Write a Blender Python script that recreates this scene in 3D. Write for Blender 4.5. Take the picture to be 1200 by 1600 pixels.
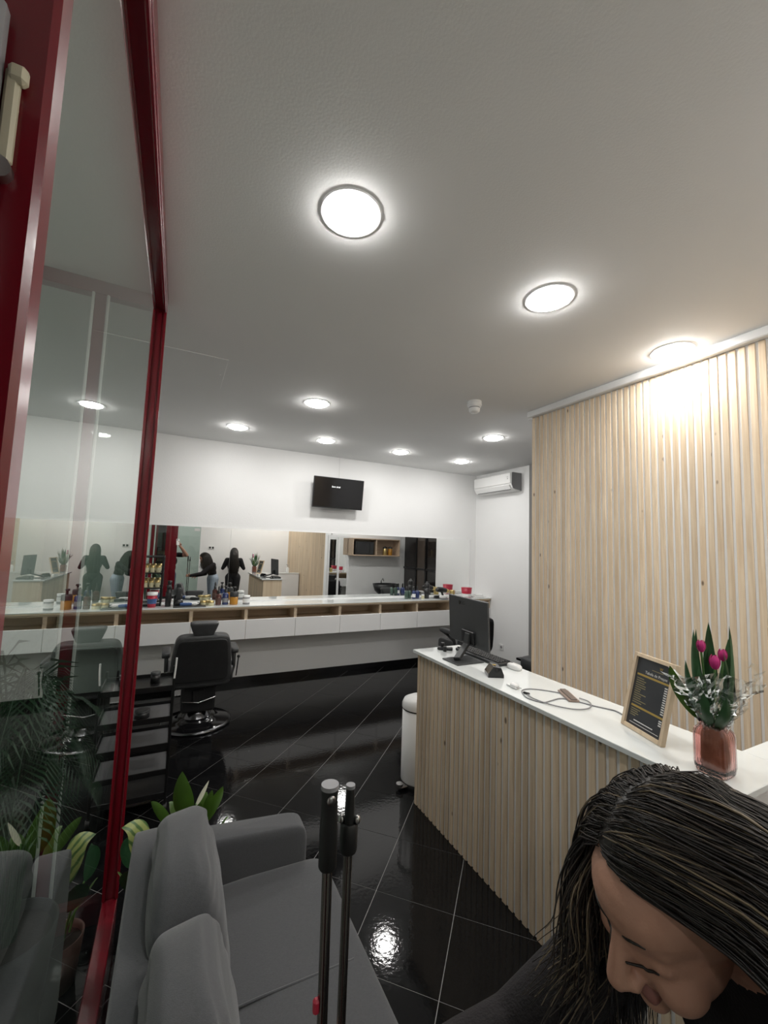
import bpy, bmesh, math, random
from mathutils import Vector, Matrix, Quaternion, noise
for o in list(bpy.data.objects): bpy.data.objects.remove(o)
S = bpy.context.scene
COL = S.collection
rnd = random.Random(7)
V = Vector
# ------------------------------------------------------------------ camera
CAMZ = 1.78
cd = bpy.data.cameras.new('camera'); cam = bpy.data.objects.new('camera', cd); COL.objects.link(cam)
cr = V((0.89203119, -0.45065067, 0.0345589)); cu = V((-0.06922807, -0.06067099, 0.99575424)); cf = V((0.4466406, 0.89063629, 0.08531809))
mw = Matrix((cr, cu, -cf)).transposed().to_4x4(); mw.translation = (0, 0, CAMZ)
cam.matrix_world = mw
cd.sensor_fit = 'VERTICAL'; cd.sensor_height = 36.0; cd.lens = 36.0*635.378/1600
cd.clip_start = 0.02; cd.clip_end = 60
S.camera = cam
# ------------------------------------------------------------------ world, exposure
w = bpy.data.worlds.new('world'); S.world = w; w.use_nodes = True
w.node_tree.nodes['Background'].inputs[0].default_value = (.5, .52, .55, 1)
w.node_tree.nodes['Background'].inputs[1].default_value = 0.0
S.view_settings.view_transform = 'Standard'; S.view_settings.look = 'None'
S.view_settings.gamma = 1; S.view_settings.use_curve_mapping = False
S.view_settings.exposure = 0.22
LAMP = 95.0           # emission of the ceiling downlights
# ------------------------------------------------------------------ helpers
class MB:
    def __init__(s): s.v=[]; s.f=[]; s.m=[]; s.s=[]
    def add(s, vs, fs, m=0, sm=False):
        b=len(s.v); s.v += [tuple(q) for q in vs]
        for f in fs: s.f.append([b+i for i in f]); s.m.append(m); s.s.append(sm)
        return s
    def box(s, c, d, m=0, bev=0.0, rot=None):
        hx,hy,hz=d[0]/2,d[1]/2,d[2]/2; c=V(c)
        bev=min(bev,hx*.9,hy*.9,hz*.9)
        if bev<=0:
            P=[V((x*hx,y*hy,z*hz)) for x in(-1,1) for y in(-1,1) for z in(-1,1)]
            F=[(0,1,3,2),(4,6,7,5),(0,4,5,1),(2,3,7,6),(0,2,6,4),(1,5,7,3)]
        else:
            P=[];idx={}
            for x in(-1,1):
                for y in(-1,1):
                    for z in(-1,1):
                        for a in range(3):
                            q=[x*(hx-bev),y*(hy-bev),z*(hz-bev)]; q[a]=(x*hx,y*hy,z*hz)[a]
                            idx[(x,y,z,a)]=len(P); P.append(V(q))
            F=[]
            def face(ids,n):
                q=[P[i] for i in ids]; nn=(q[1]-q[0]).cross(q[2]-q[0])
                F.append(tuple(ids) if nn.dot(V(n))>0 else tuple(reversed(ids)))
            for a in range(3):
                b,cc=(a+1)%3,(a+2)%3
                for sg in(-1,1):
                    ids=[]
                    for (p,q) in((-1,-1),(1,-1),(1,1),(-1,1)):
                        k=[0,0,0];k[a]=sg;k[b]=p;k[cc]=q;ids.append(idx[(*k,a)])
                    n=[0,0,0];n[a]=sg;face(ids,n)
                for p in(-1,1):
                    for q in(-1,1):
                        k0=[0,0,0];k1=[0,0,0];k0[a]=-1;k1[a]=1
                        for k in(k0,k1):k[b]=p;k[cc]=q
                        n=[0,0,0];n[b]=p;n[cc]=q
                        face([idx[(*k0,b)],idx[(*k1,b)],idx[(*k1,cc)],idx[(*k0,cc)]],n)
            for x in(-1,1):
                for y in(-1,1):
                    for z in(-1,1): face([idx[(x,y,z,a)] for a in range(3)],(x,y,z))
        if rot is not None: P=[rot@q for q in P]
        return s.add([q+c for q in P],F,m)
    def b2(s, lo, hi, m=0, bev=0.0):
        lo=V(lo);hi=V(hi); return s.box((lo+hi)/2,hi-lo,m,bev)
    def cyl(s,p0,p1,r0,r1=None,n=16,m=0,cap=True):
        r1=r0 if r1 is None else r1; p0=V(p0);p1=V(p1); d=(p1-p0).normalized()
        a=d.orthogonal().normalized(); b=d.cross(a)
        R=[a*math.cos(2*math.pi*i/n)+b*math.sin(2*math.pi*i/n) for i in range(n)]
        s.add([p0+q*r0 for q in R]+[p1+q*r1 for q in R],[(i,(i+1)%n,n+(i+1)%n,n+i) for i in range(n)],m,True)
        if cap:
            s.add([p0+q*r0 for q in R],[tuple(reversed(range(n)))],m); s.add([p1+q*r1 for q in R],[tuple(range(n))],m)
        return s
    def lathe(s,prof,c=(0,0,0),n=24,m=0,sm=True,flute=None):
        c=V(c);vs=[];fs=[]
        for (r,z) in prof:
            for i in range(n):
                a=2*math.pi*i/n; rr=r*(flute(a) if flute else 1); vs.append(c+V((rr*math.cos(a),rr*math.sin(a),z)))
        for k in range(len(prof)-1):
            for i in range(n): j=(i+1)%n; fs.append((k*n+i,k*n+j,(k+1)*n+j,(k+1)*n+i))
        return s.add(vs,fs,m,sm)
    def tube(s,pts,rad,n=8,m=0,cap=True):
        pts=[V(q) for q in pts]; L=len(pts)
        if not hasattr(rad,'__len__'): rad=[rad]*L
        t=[(pts[min(i+1,L-1)]-pts[max(i-1,0)]).normalized() for i in range(L)]
        a=t[0].orthogonal().normalized(); vs=[];fs=[]
        for i in range(L):
            a=(a-t[i]*a.dot(t[i])); a=a.normalized() if a.length>1e-6 else t[i].orthogonal().normalized()
            b=t[i].cross(a)
            for k in range(n):
                g=2*math.pi*k/n; vs.append(pts[i]+(a*math.cos(g)+b*math.sin(g))*rad[i])
        for i in range(L-1):
            for k in range(n): j=(k+1)%n; fs.append((i*n+k,i*n+j,(i+1)*n+j,(i+1)*n+k))
        s.add(vs,fs,m,True)
        if cap:
            s.add(vs[:n],[tuple(reversed(range(n)))],m); s.add(vs[-n:],[tuple(range(n))],m)
        return s
    def prism(s,poly,h0,h1,m=0,ax=2,fn=None):
        n=len(poly)
        def q(u,v,h):
            return V((u,v,h)) if ax==2 else (V((h,u,v)) if ax==0 else V((u,h,v)))
        lo=[q(a,b,h0) for a,b in poly]; hi=[q(a,b,h1) for a,b in poly]
        F=[tuple(reversed(range(n))),tuple(range(n,2*n))]+[(i,(i+1)%n,n+(i+1)%n,n+i) for i in range(n)]
        if ax==1: F=[tuple(reversed(f)) for f in F]
        return s.add(lo+hi,F,m)
    def pillow(s,c,d,e=(.35,.35),n=(24,16),m=0,rot=None,fn=None):
        c=V(c);vs=[];fs=[]; N,M=n
        def pw(x,p): return math.copysign(abs(x)**p,x)
        for j in range(M+1):
            ph=-math.pi/2+math.pi*j/M
            for i in range(N):
                th=2*math.pi*i/N
                q=V((d[0]/2*pw(math.cos(ph),e[0])*pw(math.cos(th),e[1]),d[1]/2*pw(math.cos(ph),e[0])*pw(math.sin(th),e[1]),d[2]/2*pw(math.sin(ph),e[0])))
                if fn: q=fn(q)
                if rot is not None: q=rot@q
                vs.append(c+q)
        for j in range(M):
            for i in range(N): k=(i+1)%N; fs.append((j*N+i,j*N+k,(j+1)*N+k,(j+1)*N+i))
        return s.add(vs,fs,m,True)
    def grid(s,nu,nv,fn,m=0,sm=True):
        vs=[fn(i/nu,j/nv) for j in range(nv+1) for i in range(nu+1)]
        fs=[(j*(nu+1)+i,j*(nu+1)+i+1,(j+1)*(nu+1)+i+1,(j+1)*(nu+1)+i) for j in range(nv) for i in range(nu)]
        return s.add(vs,fs,m,sm)
    def mesh(s,name,mats):
        me=bpy.data.meshes.new(name); me.from_pydata(s.v,[],s.f)
        for q in (mats if isinstance(mats,(list,tuple)) else [mats]): me.materials.append(q)
        me.polygons.foreach_set('material_index',s.m); me.polygons.foreach_set('use_smooth',s.s); me.update()
        return me
    def build(s,name,mats,parent=None,loc=None,rot=None):
        return obj(name,s.mesh(name,mats),parent,loc,rot)
def obj(name,me,parent=None,loc=None,rot=None):
    o=bpy.data.objects.new(name,me); COL.objects.link(o)
    if parent: o.parent=parent
    if loc is not None: o.location=loc
    if rot is not None: o.rotation_euler=rot
    return o
def tag(o,label,cat,group=None):
    o['label']=label; o['category']=cat
    if group: o['group']=group
    return o
def thing(name,label,cat,loc=(0,0,0),rz=0,group=None):
    o=bpy.data.objects.new(name,None); COL.objects.link(o); o.location=loc; o.rotation_euler=(0,0,rz); o.empty_display_size=.05
    return tag(o,label,cat,group)
def struct(o): o['kind']='structure'; return o
def dup(root,loc,rz=None,label=None):
    r=root.copy(); COL.objects.link(r); r.location=loc
    if rz is not None: r.rotation_euler=(0,0,rz)
    if label: r['label']=label
    for ch in list(root.children):
        c=ch.copy(); COL.objects.link(c); c.parent=r
        for g in ch.children:
            d=g.copy(); COL.objects.link(d); d.parent=c
    return r
cam2=V((-cf.x,-cf.y,0)).normalized(); sidecam=V((cr.x,cr.y,0)).normalized()   # fixed world directions used to fan leaves
def lerp(a,b,t): return a+(b-a)*t
# ------------------------------------------------------------------ materials
def mat(name,col,rough=.5,metal=0.0,var=0.0,vs=8.0,bump=0.0,bs=60.0,spec=.5,coat=0.0,emit=None,es=0,trans=0,sheen=0,stretch=None,rv=0.0,alpha=1):
    m=bpy.data.materials.new(name); m.use_nodes=True; nt=m.node_tree; N=nt.nodes; L=nt.links; b=N['Principled BSDF']
    b.inputs['Base Color'].default_value=(*col,1); b.inputs['Roughness'].default_value=rough; b.inputs['Metallic'].default_value=metal
    b.inputs['Specular IOR Level'].default_value=spec; b.inputs['Coat Weight'].default_value=coat; b.inputs['Sheen Weight'].default_value=sheen
    b.inputs['Transmission Weight'].default_value=trans; b.inputs['Alpha'].default_value=alpha
    if emit: b.inputs['Emission Color'].default_value=(*emit,1); b.inputs['Emission Strength'].default_value=es
    tc=N.new('ShaderNodeTexCoord'); src=tc.outputs['Object']
    if stretch:
        mp=N.new('ShaderNodeMapping'); mp.inputs['Scale'].default_value=stretch; L.new(src,mp.inputs[0]); src=mp.outputs[0]
    if var>0 or rv>0:
        n=N.new('ShaderNodeTexNoise'); n.inputs['Scale'].default_value=vs; n.inputs['Detail'].default_value=4; L.new(src,n.inputs['Vector'])
        if var>0:
            mx=N.new('ShaderNodeMix'); mx.data_type='RGBA'; L.new(n.outputs[0],mx.inputs[0])
            mx.inputs[6].default_value=(*[max(0,c*(1-var)) for c in col],1); mx.inputs[7].default_value=(*[min(1,c*(1+var)) for c in col],1)
            L.new(mx.outputs[2],b.inputs['Base Color'])
        if rv>0:
            mr=N.new('ShaderNodeMapRange'); mr.inputs[3].default_value=rough-rv; mr.inputs[4].default_value=rough+rv; L.new(n.outputs[0],mr.inputs[0]); L.new(mr.outputs[0],b.inputs['Roughness'])
    if bump>0:
        n2=N.new('ShaderNodeTexNoise'); n2.inputs['Scale'].default_value=bs; n2.inputs['Detail'].default_value=3; L.new(src,n2.inputs['Vector'])
        bp=N.new('ShaderNodeBump'); bp.inputs['Strength'].default_value=bump; bp.inputs['Distance'].default_value=.01; L.new(n2.outputs[0],bp.inputs['Height']); L.new(bp.outputs[0],b.inputs['Normal'])
    return m
def wood(name,col,dark,axis=2,scale=1.0,knots=True):
    m=bpy.data.materials.new(name); m.use_nodes=True; nt=m.node_tree; N=nt.nodes; L=nt.links; b=N['Principled BSDF']
    b.inputs['Roughness'].default_value=.55
    tc=N.new('ShaderNodeTexCoord'); oi=N.new('ShaderNodeObjectInfo')
    sc=N.new('ShaderNodeVectorMath'); sc.operation='SCALE'; sc.inputs['Scale'].default_value=37.0
    cb=N.new('ShaderNodeCombineXYZ')
    for i in range(3): L.new(oi.outputs['Random'],cb.inputs[i])
    L.new(cb.outputs[0],sc.inputs[0])
    ad=N.new('ShaderNodeVectorMath'); L.new(tc.outputs['Object'],ad.inputs[0]); L.new(sc.outputs[0],ad.inputs[1])
    mp=N.new('ShaderNodeMapping'); s=[45*scale]*3; s[axis]=2.2*scale; mp.inputs['Scale'].default_value=s; L.new(ad.outputs[0],mp.inputs[0])
    n=N.new('ShaderNodeTexNoise'); n.inputs['Scale'].default_value=1.0; n.inputs['Detail'].default_value=6; n.inputs['Distortion'].default_value=.9; L.new(mp.outputs[0],n.inputs['Vector'])
    cr=N.new('ShaderNodeValToRGB'); cr.color_ramp.elements[0].position=.36; cr.color_ramp.elements[1].position=.68
    cr.color_ramp.elements[0].color=(*dark,1); cr.color_ramp.elements[1].color=(*col,1); L.new(n.outputs[0],cr.inputs[0])
    hs=N.new('ShaderNodeHueSaturation'); mr=N.new('ShaderNodeMapRange'); mr.inputs[3].default_value=.86; mr.inputs[4].default_value=1.08
    L.new(oi.outputs['Random'],mr.inputs[0]); L.new(mr.outputs[0],hs.inputs['Value']); L.new(cr.outputs[0],hs.inputs['Color'])
    out=hs.outputs[0]
    if knots:
        mp2=N.new('ShaderNodeMapping'); s2=[9.0]*3; s2[axis]=4.2; mp2.inputs['Scale'].default_value=s2; L.new(ad.outputs[0],mp2.inputs[0])
        vo=N.new('ShaderNodeTexVoronoi'); vo.inputs['Scale'].default_value=1.0; L.new(mp2.outputs[0],vo.inputs['Vector'])
        k=N.new('ShaderNodeMapRange'); k.inputs[1].default_value=.05; k.inputs[2].default_value=.09; k.inputs[3].default_value=.85; k.inputs[4].default_value=0; L.new(vo.outputs['Distance'],k.inputs[0])
        mx=N.new('ShaderNodeMix'); mx.data_type='RGBA'; mx.inputs[7].default_value=(.09,.05,.025,1); L.new(k.outputs[0],mx.inputs[0]); L.new(out,mx.inputs[6]); out=mx.outputs[2]
    L.new(out,b.inputs['Base Color'])
    bp=N.new('ShaderNodeBump'); bp.inputs['Strength'].default_value=.15; bp.inputs['Distance'].default_value=.004; L.new(n.outputs[0],bp.inputs['Height']); L.new(bp.outputs[0],b.inputs['Normal'])
    return m
def glass(name,tint=(.93,.97,.95),boost=1.0,rough=0.0):
    # clear sheet: Fresnel reflection on the entry face, straight transmission
    m=bpy.data.materials.new(name); m.use_nodes=True; nt=m.node_tree; N=nt.nodes; L=nt.links
    for n in list(N): N.remove(n)
    out=N.new('ShaderNodeOutputMaterial'); tr=N.new('ShaderNodeBsdfTransparent'); gl=N.new('ShaderNodeBsdfGlossy'); mx=N.new('ShaderNodeMixShader')
    tr.inputs[0].default_value=(*tint,1); gl.inputs['Roughness'].default_value=rough; gl.inputs[0].default_value=(.97,.99,.98,1)
    fr=N.new('ShaderNodeFresnel'); fr.inputs[0].default_value=1.52; ge=N.new('ShaderNodeNewGeometry')
    a=N.new('ShaderNodeMath'); a.operation='ADD'; a.inputs[1].default_value=1; L.new(fr.outputs[0],a.inputs[0])
    d=N.new('ShaderNodeMath'); d.operation='DIVIDE'; L.new(fr.outputs[0],d.inputs[0]); L.new(a.outputs[0],d.inputs[1])
    e=N.new('ShaderNodeMath'); e.operation='MULTIPLY'; e.inputs[1].default_value=2*boost; e.use_clamp=True; L.new(d.outputs[0],e.inputs[0])
    bf=N.new('ShaderNodeMath'); bf.operation='SUBTRACT'; bf.inputs[0].default_value=1; L.new(ge.outputs['Backfacing'],bf.inputs[1])
    g=N.new('ShaderNodeMath'); g.operation='MULTIPLY'; L.new(e.outputs[0],g.inputs[0]); L.new(bf.outputs[0],g.inputs[1])
    L.new(g.outputs[0],mx.inputs[0]); L.new(tr.outputs[0],mx.inputs[1]); L.new(gl.outputs[0],mx.inputs[2]); L.new(mx.outputs[0],out.inputs[0])
    return m
M={}
M['wall']=mat('wall_paint',(.87,.87,.865),.6,var=.02,vs=3,bump=.12,bs=90)
M['ceil']=mat('ceiling_paint',(.80,.80,.795),.75,var=.02,vs=2,bump=.05,bs=120)
M['trim']=mat('white_trim',(.82,.82,.82),.4,var=.02)
M['tile']=mat('black_polished_tile',(.006,.006,.0065),.055,var=.3,vs=14,bump=.035,bs=55,spec=.32,rv=.02)
M['grout']=mat('grey_grout',(.36,.355,.345),.8,var=.3,vs=30)
M['skirt']=mat('black_skirting',(.008,.008,.009),.12,var=.2)
M['red']=mat('red_lacquer',(.15,.003,.010),.22,var=.12,vs=5,bump=.02,bs=40,coat=.35)
M['glass']=glass('clear_glass')
M['glassf']=glass('front_glass',(.86,.93,.9))
M['dglass']=mat('dark_glass',(.022,.019,.018),.06,var=.3,vs=2)
M['dglass2']=mat('brown_tinted_glass',(.075,.06,.05),.08,var=.2,vs=2)
M['mirror']=mat('mirror_silver',(.92,.93,.92),.0,1.0)
M['medge']=mat('mirror_edge',(.35,.45,.42),.2)
M['pine']=wood('pine_slat',(.80,.66,.49),(.66,.51,.35))
M['pinep']=wood('pine_panel',(.76,.62,.45),(.66,.51,.35),scale=.5,knots=False)
M['pineh']=wood('light_wood_carcass',(.74,.60,.44),(.64,.50,.35),axis=0,knots=False)
M['wlac']=mat('white_lacquer',(.86,.86,.86),.25,var=.015)
M['wglass']=mat('white_glass_top',(.80,.83,.82),.07,var=.015,coat=.5)
M['black']=mat('black_plastic',(.012,.012,.013),.35,var=.2)
M['blackm']=mat('black_metal',(.014,.014,.015),.3,.3,var=.2)
M['leather']=mat('black_leather',(.018,.018,.019),.38,var=.25,vs=20,bump=.15,bs=180)
M['leather2']=mat('charcoal_leather',(.045,.046,.048),.42,var=.2,vs=20,bump=.15,bs=180)
M['chrome']=mat('chrome',(.6,.6,.6),.12,1.0,var=.05)
M['dchrome']=mat('dark_chrome',(.12,.12,.125),.2,1.0,var=.1)
M['sofa']=mat('grey_sofa_fabric',(.060,.062,.067),.9,var=.25,vs=160,bump=.25,bs=500,sheen=.25)
M['steel']=mat('brushed_steel',(.42,.41,.40),.3,1.0,var=.1)
M['white']=mat('white_plastic',(.80,.80,.79),.35,var=.02)
M['screen']=mat('black_screen',(.006,.006,.007),.12,var=.2)
M['grey']=mat('grey_plastic',(.25,.25,.26),.45,var=.1)
M['charcoal']=mat('charcoal_plastic',(.028,.03,.031),.45,var=.15)
M['traymat']=mat('dark_tray_mat',(.10,.10,.105),.4,var=.15)
M['polem']=mat('brown_metal_tube',(.16,.14,.13),.22,1.0,var=.1)
M['monb']=mat('monitor_grey_plastic',(.048,.050,.052),.4,var=.1)
M['slatback']=mat('white_backing',(.87,.87,.865),.6,var=.01)
M['wal']=mat('taupe_leather',(.30,.22,.18),.5,var=.15)
M['wal2']=mat('dark_taupe_leather',(.16,.125,.105),.5,var=.15)
M['rowgold']=mat('dim_gold_print',(.27,.23,.11),.45,var=.3,vs=60)
M['gold']=mat('gold_print',(.52,.36,.10),.35,.6,var=.1)
M['ink']=mat('white_print',(.72,.72,.70),.5,var=.05)
M['menu']=mat('black_menu_card',(.035,.037,.042),.3,var=.2)
M['cream']=mat('cream_metal',(.55,.52,.38),.4,var=.1)
M['leaf']=mat('green_leaf',(.050,.110,.012),.35,var=.35,vs=12,spec=.5)
M['leafd']=mat('dark_green_leaf',(.012,.05,.018),.35,var=.35,vs=12)
def striped(name,c0,c1):
    m=mat(name,c0,.4); N=m.node_tree.nodes; L=m.node_tree.links; tc=N.new('ShaderNodeTexCoord'); wv=N.new('ShaderNodeTexWave'); wv.inputs['Scale'].default_value=14; wv.inputs['Distortion'].default_value=3; wv.bands_direction='DIAGONAL'
    L.new(tc.outputs['Object'],wv.inputs['Vector']); cr_=N.new('ShaderNodeValToRGB'); cr_.color_ramp.elements[0].position=.15; cr_.color_ramp.elements[1].position=.45; cr_.color_ramp.elements[0].color=(*c1,1); cr_.color_ramp.elements[1].color=(*c0,1)
    L.new(wv.outputs['Color'],cr_.inputs[0]); L.new(cr_.outputs[0],N['Principled BSDF'].inputs['Base Color']); return m
M['leafy']=striped('striped_leaf',(.24,.28,.09),(.05,.11,.03))
M['tulipleaf']=mat('tulip_leaf',(.032,.095,.032),.4,var=.65,vs=14)
M['stem']=mat('green_stem',(.10,.22,.06),.5,var=.2)
M['petal']=mat('pink_petal',(.55,.03,.20),.45,var=.3,vs=25)
M['spathe']=mat('white_spathe',(.75,.74,.58),.45,var=.08)
M['terr']=mat('terracotta',(.10,.05,.04),.6,var=.2)
M['soil']=mat('soil',(.02,.014,.01),.95,var=.4,vs=40)
M['amber']=mat('amber_glass',(.42,.19,.02),.12,var=.2,coat=.5)
M['bbrown']=mat('brown_bottle',(.09,.03,.025),.15,var=.2,coat=.4)
M['bblue']=mat('blue_bottle',(.02,.035,.12),.2,var=.2,coat=.3)
M['bgreen']=mat('green_bottle',(.05,.09,.07),.2,var=.2,coat=.3)
M['rubber']=mat('black_rubber',(.005,.005,.005),.55,var=.2)
M['redp']=mat('red_packaging',(.45,.02,.05),.35,var=.1)
M['bluep']=mat('blue_print',(.06,.12,.30),.4,var=.1)
M['goldcap']=mat('gold_metal',(.55,.42,.18),.3,.8,var=.1)
M['creamj']=mat('cream_jar',(.62,.58,.38),.35,var=.1)
M['skin']=mat('skin',(.46,.25,.175),.5,var=.10,vs=25,bump=.05,bs=300)
M['lip']=mat('lips',(.25,.10,.08),.4,var=.1)
M['knit']=mat('black_knit',(.010,.008,.009),.95,var=.3,vs=60,bump=.3,bs=260)
M['tee']=mat('black_tshirt',(.012,.012,.013),.9,var=.2,vs=30,bump=.15,bs=120)
M['jean']=mat('light_jeans',(.30,.36,.43),.85,var=.2,vs=30,bump=.2,bs=200)
M['djean']=mat('dark_jeans',(.05,.07,.11),.85,var=.2,vs=30,bump=.2,bs=200)
M['trou']=mat('black_trousers',(.014,.014,.016),.85,var=.2,vs=30)
M['shoe']=mat('white_shoe',(.6,.6,.58),.5,var=.1)
M['h0']=mat('hair_dark',(.010,.0075,.006),.42,var=.4,vs=30)
M['h1']=mat('hair_brown',(.030,.021,.014),.42,var=.3,vs=30)
M['h2']=mat('hair_blonde_streak',(.15,.115,.07),.42,var=.3,vs=30)
M['pinkglass']=mat('pink_glass',(.90,.62,.60),.04,trans=1.0,var=.03)
M['water']=mat('stems_and_paper',(.34,.23,.13),.7,var=.6,vs=30)
M['lampmat']=mat('lamp_diffuser',(.9,.9,.9),.4,emit=(1,.98,.95),es=LAMP)
M['screenlit']=mat('lit_text',(.8,.8,.8),.4,emit=(1,1,1),es=1.0)
M['extfloor']=mat('corridor_floor',(.62,.61,.58),.4,var=.1)
M['ext']=mat('corridor_wall',(.72,.74,.72),.6,var=.03)
M['shelfwood']=wood('shelf_wood',(.58,.45,.33),(.46,.34,.24),axis=0,knots=False)
# ================================================================== STRUCTURE
CEIL=3.06; YB=5.56; YF=-.62; XR=4.57; XS=2.83; XG=-.155
fl=struct(MB().b2((-2.05,-.66,-.12),(5.05,5.62,-.002)).build('floor',M['grout']))
def clip(poly,ax,val,keep_less):
    out=[]
    for i in range(len(poly)):
        a=poly[i];b=poly[(i+1)%len(poly)]
        ia=(a[ax]<=val)==keep_less or a[ax]==val; ib=(b[ax]<=val)==keep_less or b[ax]==val
        if ia: out.append(a)
        if ia!=ib:
            t=(val-a[ax])/(b[ax]-a[ax]); out.append((a[0]+(b[0]-a[0])*t,a[1]+(b[1]-a[1])*t))
    return out
PT=.403; hd=(PT-.0035)/2; r2=2**.5
sq=[(0,-hd*r2),(hd*r2,0),(0,hd*r2),(-hd*r2,0)]
tile_me=MB().prism(sq,-.010,0).mesh('tile',M['tile'])
for i in range(-12,22):
    for j in range(-16,16):
        u=1.765+PT*(i+.5); v=.287+PT*(j+.5)
        x=(u-v)/r2; y=(u+v)/r2
        if x<-.38 and y<2.3: continue
        if x>3.15 and y<2.4: continue
        P=[(x+a,y+b) for a,b in sq]
        Q=P
        for ax,val,less in((0,-2.0,False),(0,4.95,True),(1,-.62,False),(1,YB,True)):
            Q=clip(Q,ax,val,less)
            if len(Q)<3: break
        if len(Q)<3: continue
        A=abs(sum(Q[k][0]*Q[(k+1)%len(Q)][1]-Q[(k+1)%len(Q)][0]*Q[k][1] for k in range(len(Q))))/2
        if A<.004: continue
        if len(Q)==4 and A>PT*PT*.97: obj('tile',tile_me,fl,(x,y,0))
        else: MB().prism([(a-x,b-y) for a,b in Q],-.010,0).build('tile',M['tile'],fl,(x,y,0))
struct(MB().b2((-3.3,-3.0,CEIL),(5.2,5.7,CEIL+.12)).build('ceiling',M['ceil']))
struct(MB().b2((-2.2,YB,-.1),(5.2,YB+.12,CEIL+.02)).build('wall_back',M['wall']))
struct(MB().b2((-2.14,2.40,-.1),(-2.0,YB+.02,CEIL+.02)).build('wall_left',M['wall']))
# far right wall with the opening beside the partition
struct(MB().b2((XR,4.42,-.1),(XR+.30,YB+.02,CEIL+.02)).build('wall_far_right',M['wall']))
op=struct(MB().b2((XR+.30,2.55,-.1),(XR+.42,YB,CEIL+.02)).build('wall_opening_back',M['wall']))
# dark glazed doors in the opening
d1=struct(MB().b2((4.80,2.68,0),(4.87,4.42,.06)).b2((4.80,2.68,2.62),(4.87,4.42,CEIL)).build('door_1',M['blackm']))
for k,(a,b,mm) in enumerate(((2.68,3.22,'dglass'),(3.25,3.62,'dglass2'),(3.65,4.42,'dglass'))):
    MB().b2((4.815,a,.06),(4.845,b,2.62)).build('pane',M[mm],d1)
    MB().b2((4.79,b-.02,.06),(4.87,b+.03 if b<4.4 else b,2.62)).build('stile',M['blackm'],d1)
MB().b2((4.79,2.68,1.30),(4.87,4.42,1.34)).build('cross_rail',M['blackm'],d1)
# arch-headed grey reveal between the wall end and the dark doors
pts=[(4.57,0.0),(4.72,0.0),(4.72,2.35)]+[(4.72-.0+.14*math.sin(t*math.pi/2/8)-.14*0,2.35+.42*math.sin(t*math.pi/2/8)) for t in range(1,5)]+[(4.87,2.78),(4.87,CEIL),(4.57,CEIL)]
struct(MB().prism(pts,4.36,4.419,ax=1).build('trim_1',M['wall']))
ld=tag(MB().b2((4.47,4.12,.225),(4.86,4.50,.255),bev=.004).build('stone_ledge',M['skirt']),'black stone ledge projecting by the wall end near the slatted partition','ledge')
struct(MB().b2((4.52,4.16,0),(4.86,4.419,.225)).build('trim_2',M['wall']))
# slatted partition
wp=struct(MB().b2((XS+.008,YF,-.1),(XS+.16,2.67,CEIL+.02)).build('wall_right',M['slatback']))
slat_me=MB().box((0,0,1.506),(.0085,.0300,2.992),bev=.0015).mesh('slat',M['pine'])
n=int((2.67-YF)/.0455); gapcol=M['trim']
for k in range(n):
    y=2.67-.017-k*.0455
    obj('slat',slat_me,wp,(XS+.0040,y,0.0))
struct(MB().b2((XS-.045,YF,3.005),(XS+.03,2.69,CEIL),bev=.006).b2((XS-.02,2.66,2.99),(XS+.02,2.695,CEIL)).build('trim_3',M['trim']))
struct(MB().b2((XS+.14,2.52,-.1),(5.0,2.67,CEIL+.02)).build('wall_behind_partition',M['wall']))
# wall behind the camera with the glazed entrance
struct(MB().b2((.52,YF-.14,-.1),(3.0,YF,CEIL+.02)).build('wall_front',M['wall']))
# skirting
for k,(a,b,nm) in enumerate((((-2.0,YB-.014,0),(XR,YB,.075),'baseboard_back'),((XR-.012,4.50,0),(XR,YB,.075),'baseboard_far_right'),((.53,YF,0),(XS,YF+.012,.075),'baseboard_front'),((XS+.16,2.67,0),(4.79,2.682,.075),'baseboard_partition'))):
    struct(MB().b2(a,b,bev=.002).build(nm,M['skirt']))
# corridor outside the glazing
struct(MB().b2((-3.3,-3.0,-.14),(XG-.06,2.38,-.012)).b2((XG-.06,-3.0,-.14),(3.0,-.66,-.012)).build('floor_corridor',M['extfloor']))
struct(MB().b2((-1.75,-3.0,-.1),(-1.62,2.42,CEIL)).build('wall_corridor_side',M['ext']))
struct(MB().b2((-1.75,-3.0,-.1),(3.0,-2.9,CEIL)).build('wall_corridor_end',M['ext']))
struct(MB().b2((2.9,-2.95,-.1),(3.0,-.7,CEIL)).build('wall_corridor_right',M['ext']))
# ---------------- red framed glazing: fixed screen left of the camera
gs=thing('glazed_screen','tall red lacquered frame with clear glass beside the grey sofa','glass screen',(XG,1.45,0))
def part(name,lo,hi,m,root,bev=.003):
    L=V(root.location); return MB().b2(V(lo)-L,V(hi)-L,bev=bev).build(name,m,root)
part('post',(-.2045,2.375,0),(-.142,2.44,CEIL),M['red'],gs)
part('post_bead',(-.150,2.36,.10),(-.136,2.376,3.0),M['red'],gs)
np_=part('post',(-.26,.505,0),(-.150,.547,CEIL),M['red'],gs,.006)
part('top_rail',(-.195,.547,2.985),(-.134,2.375,CEIL),M['red'],gs)
part('rail_bead',(-.150,.547,2.965),(-.138,2.36,2.987),M['red'],gs)
part('bottom_rail',(-.20,.547,0),(-.138,2.375,.10),M['red'],gs)
part('pane',(-.176,.547,.095),(-.168,2.376,2.99),M['glass'],gs,0)
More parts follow.
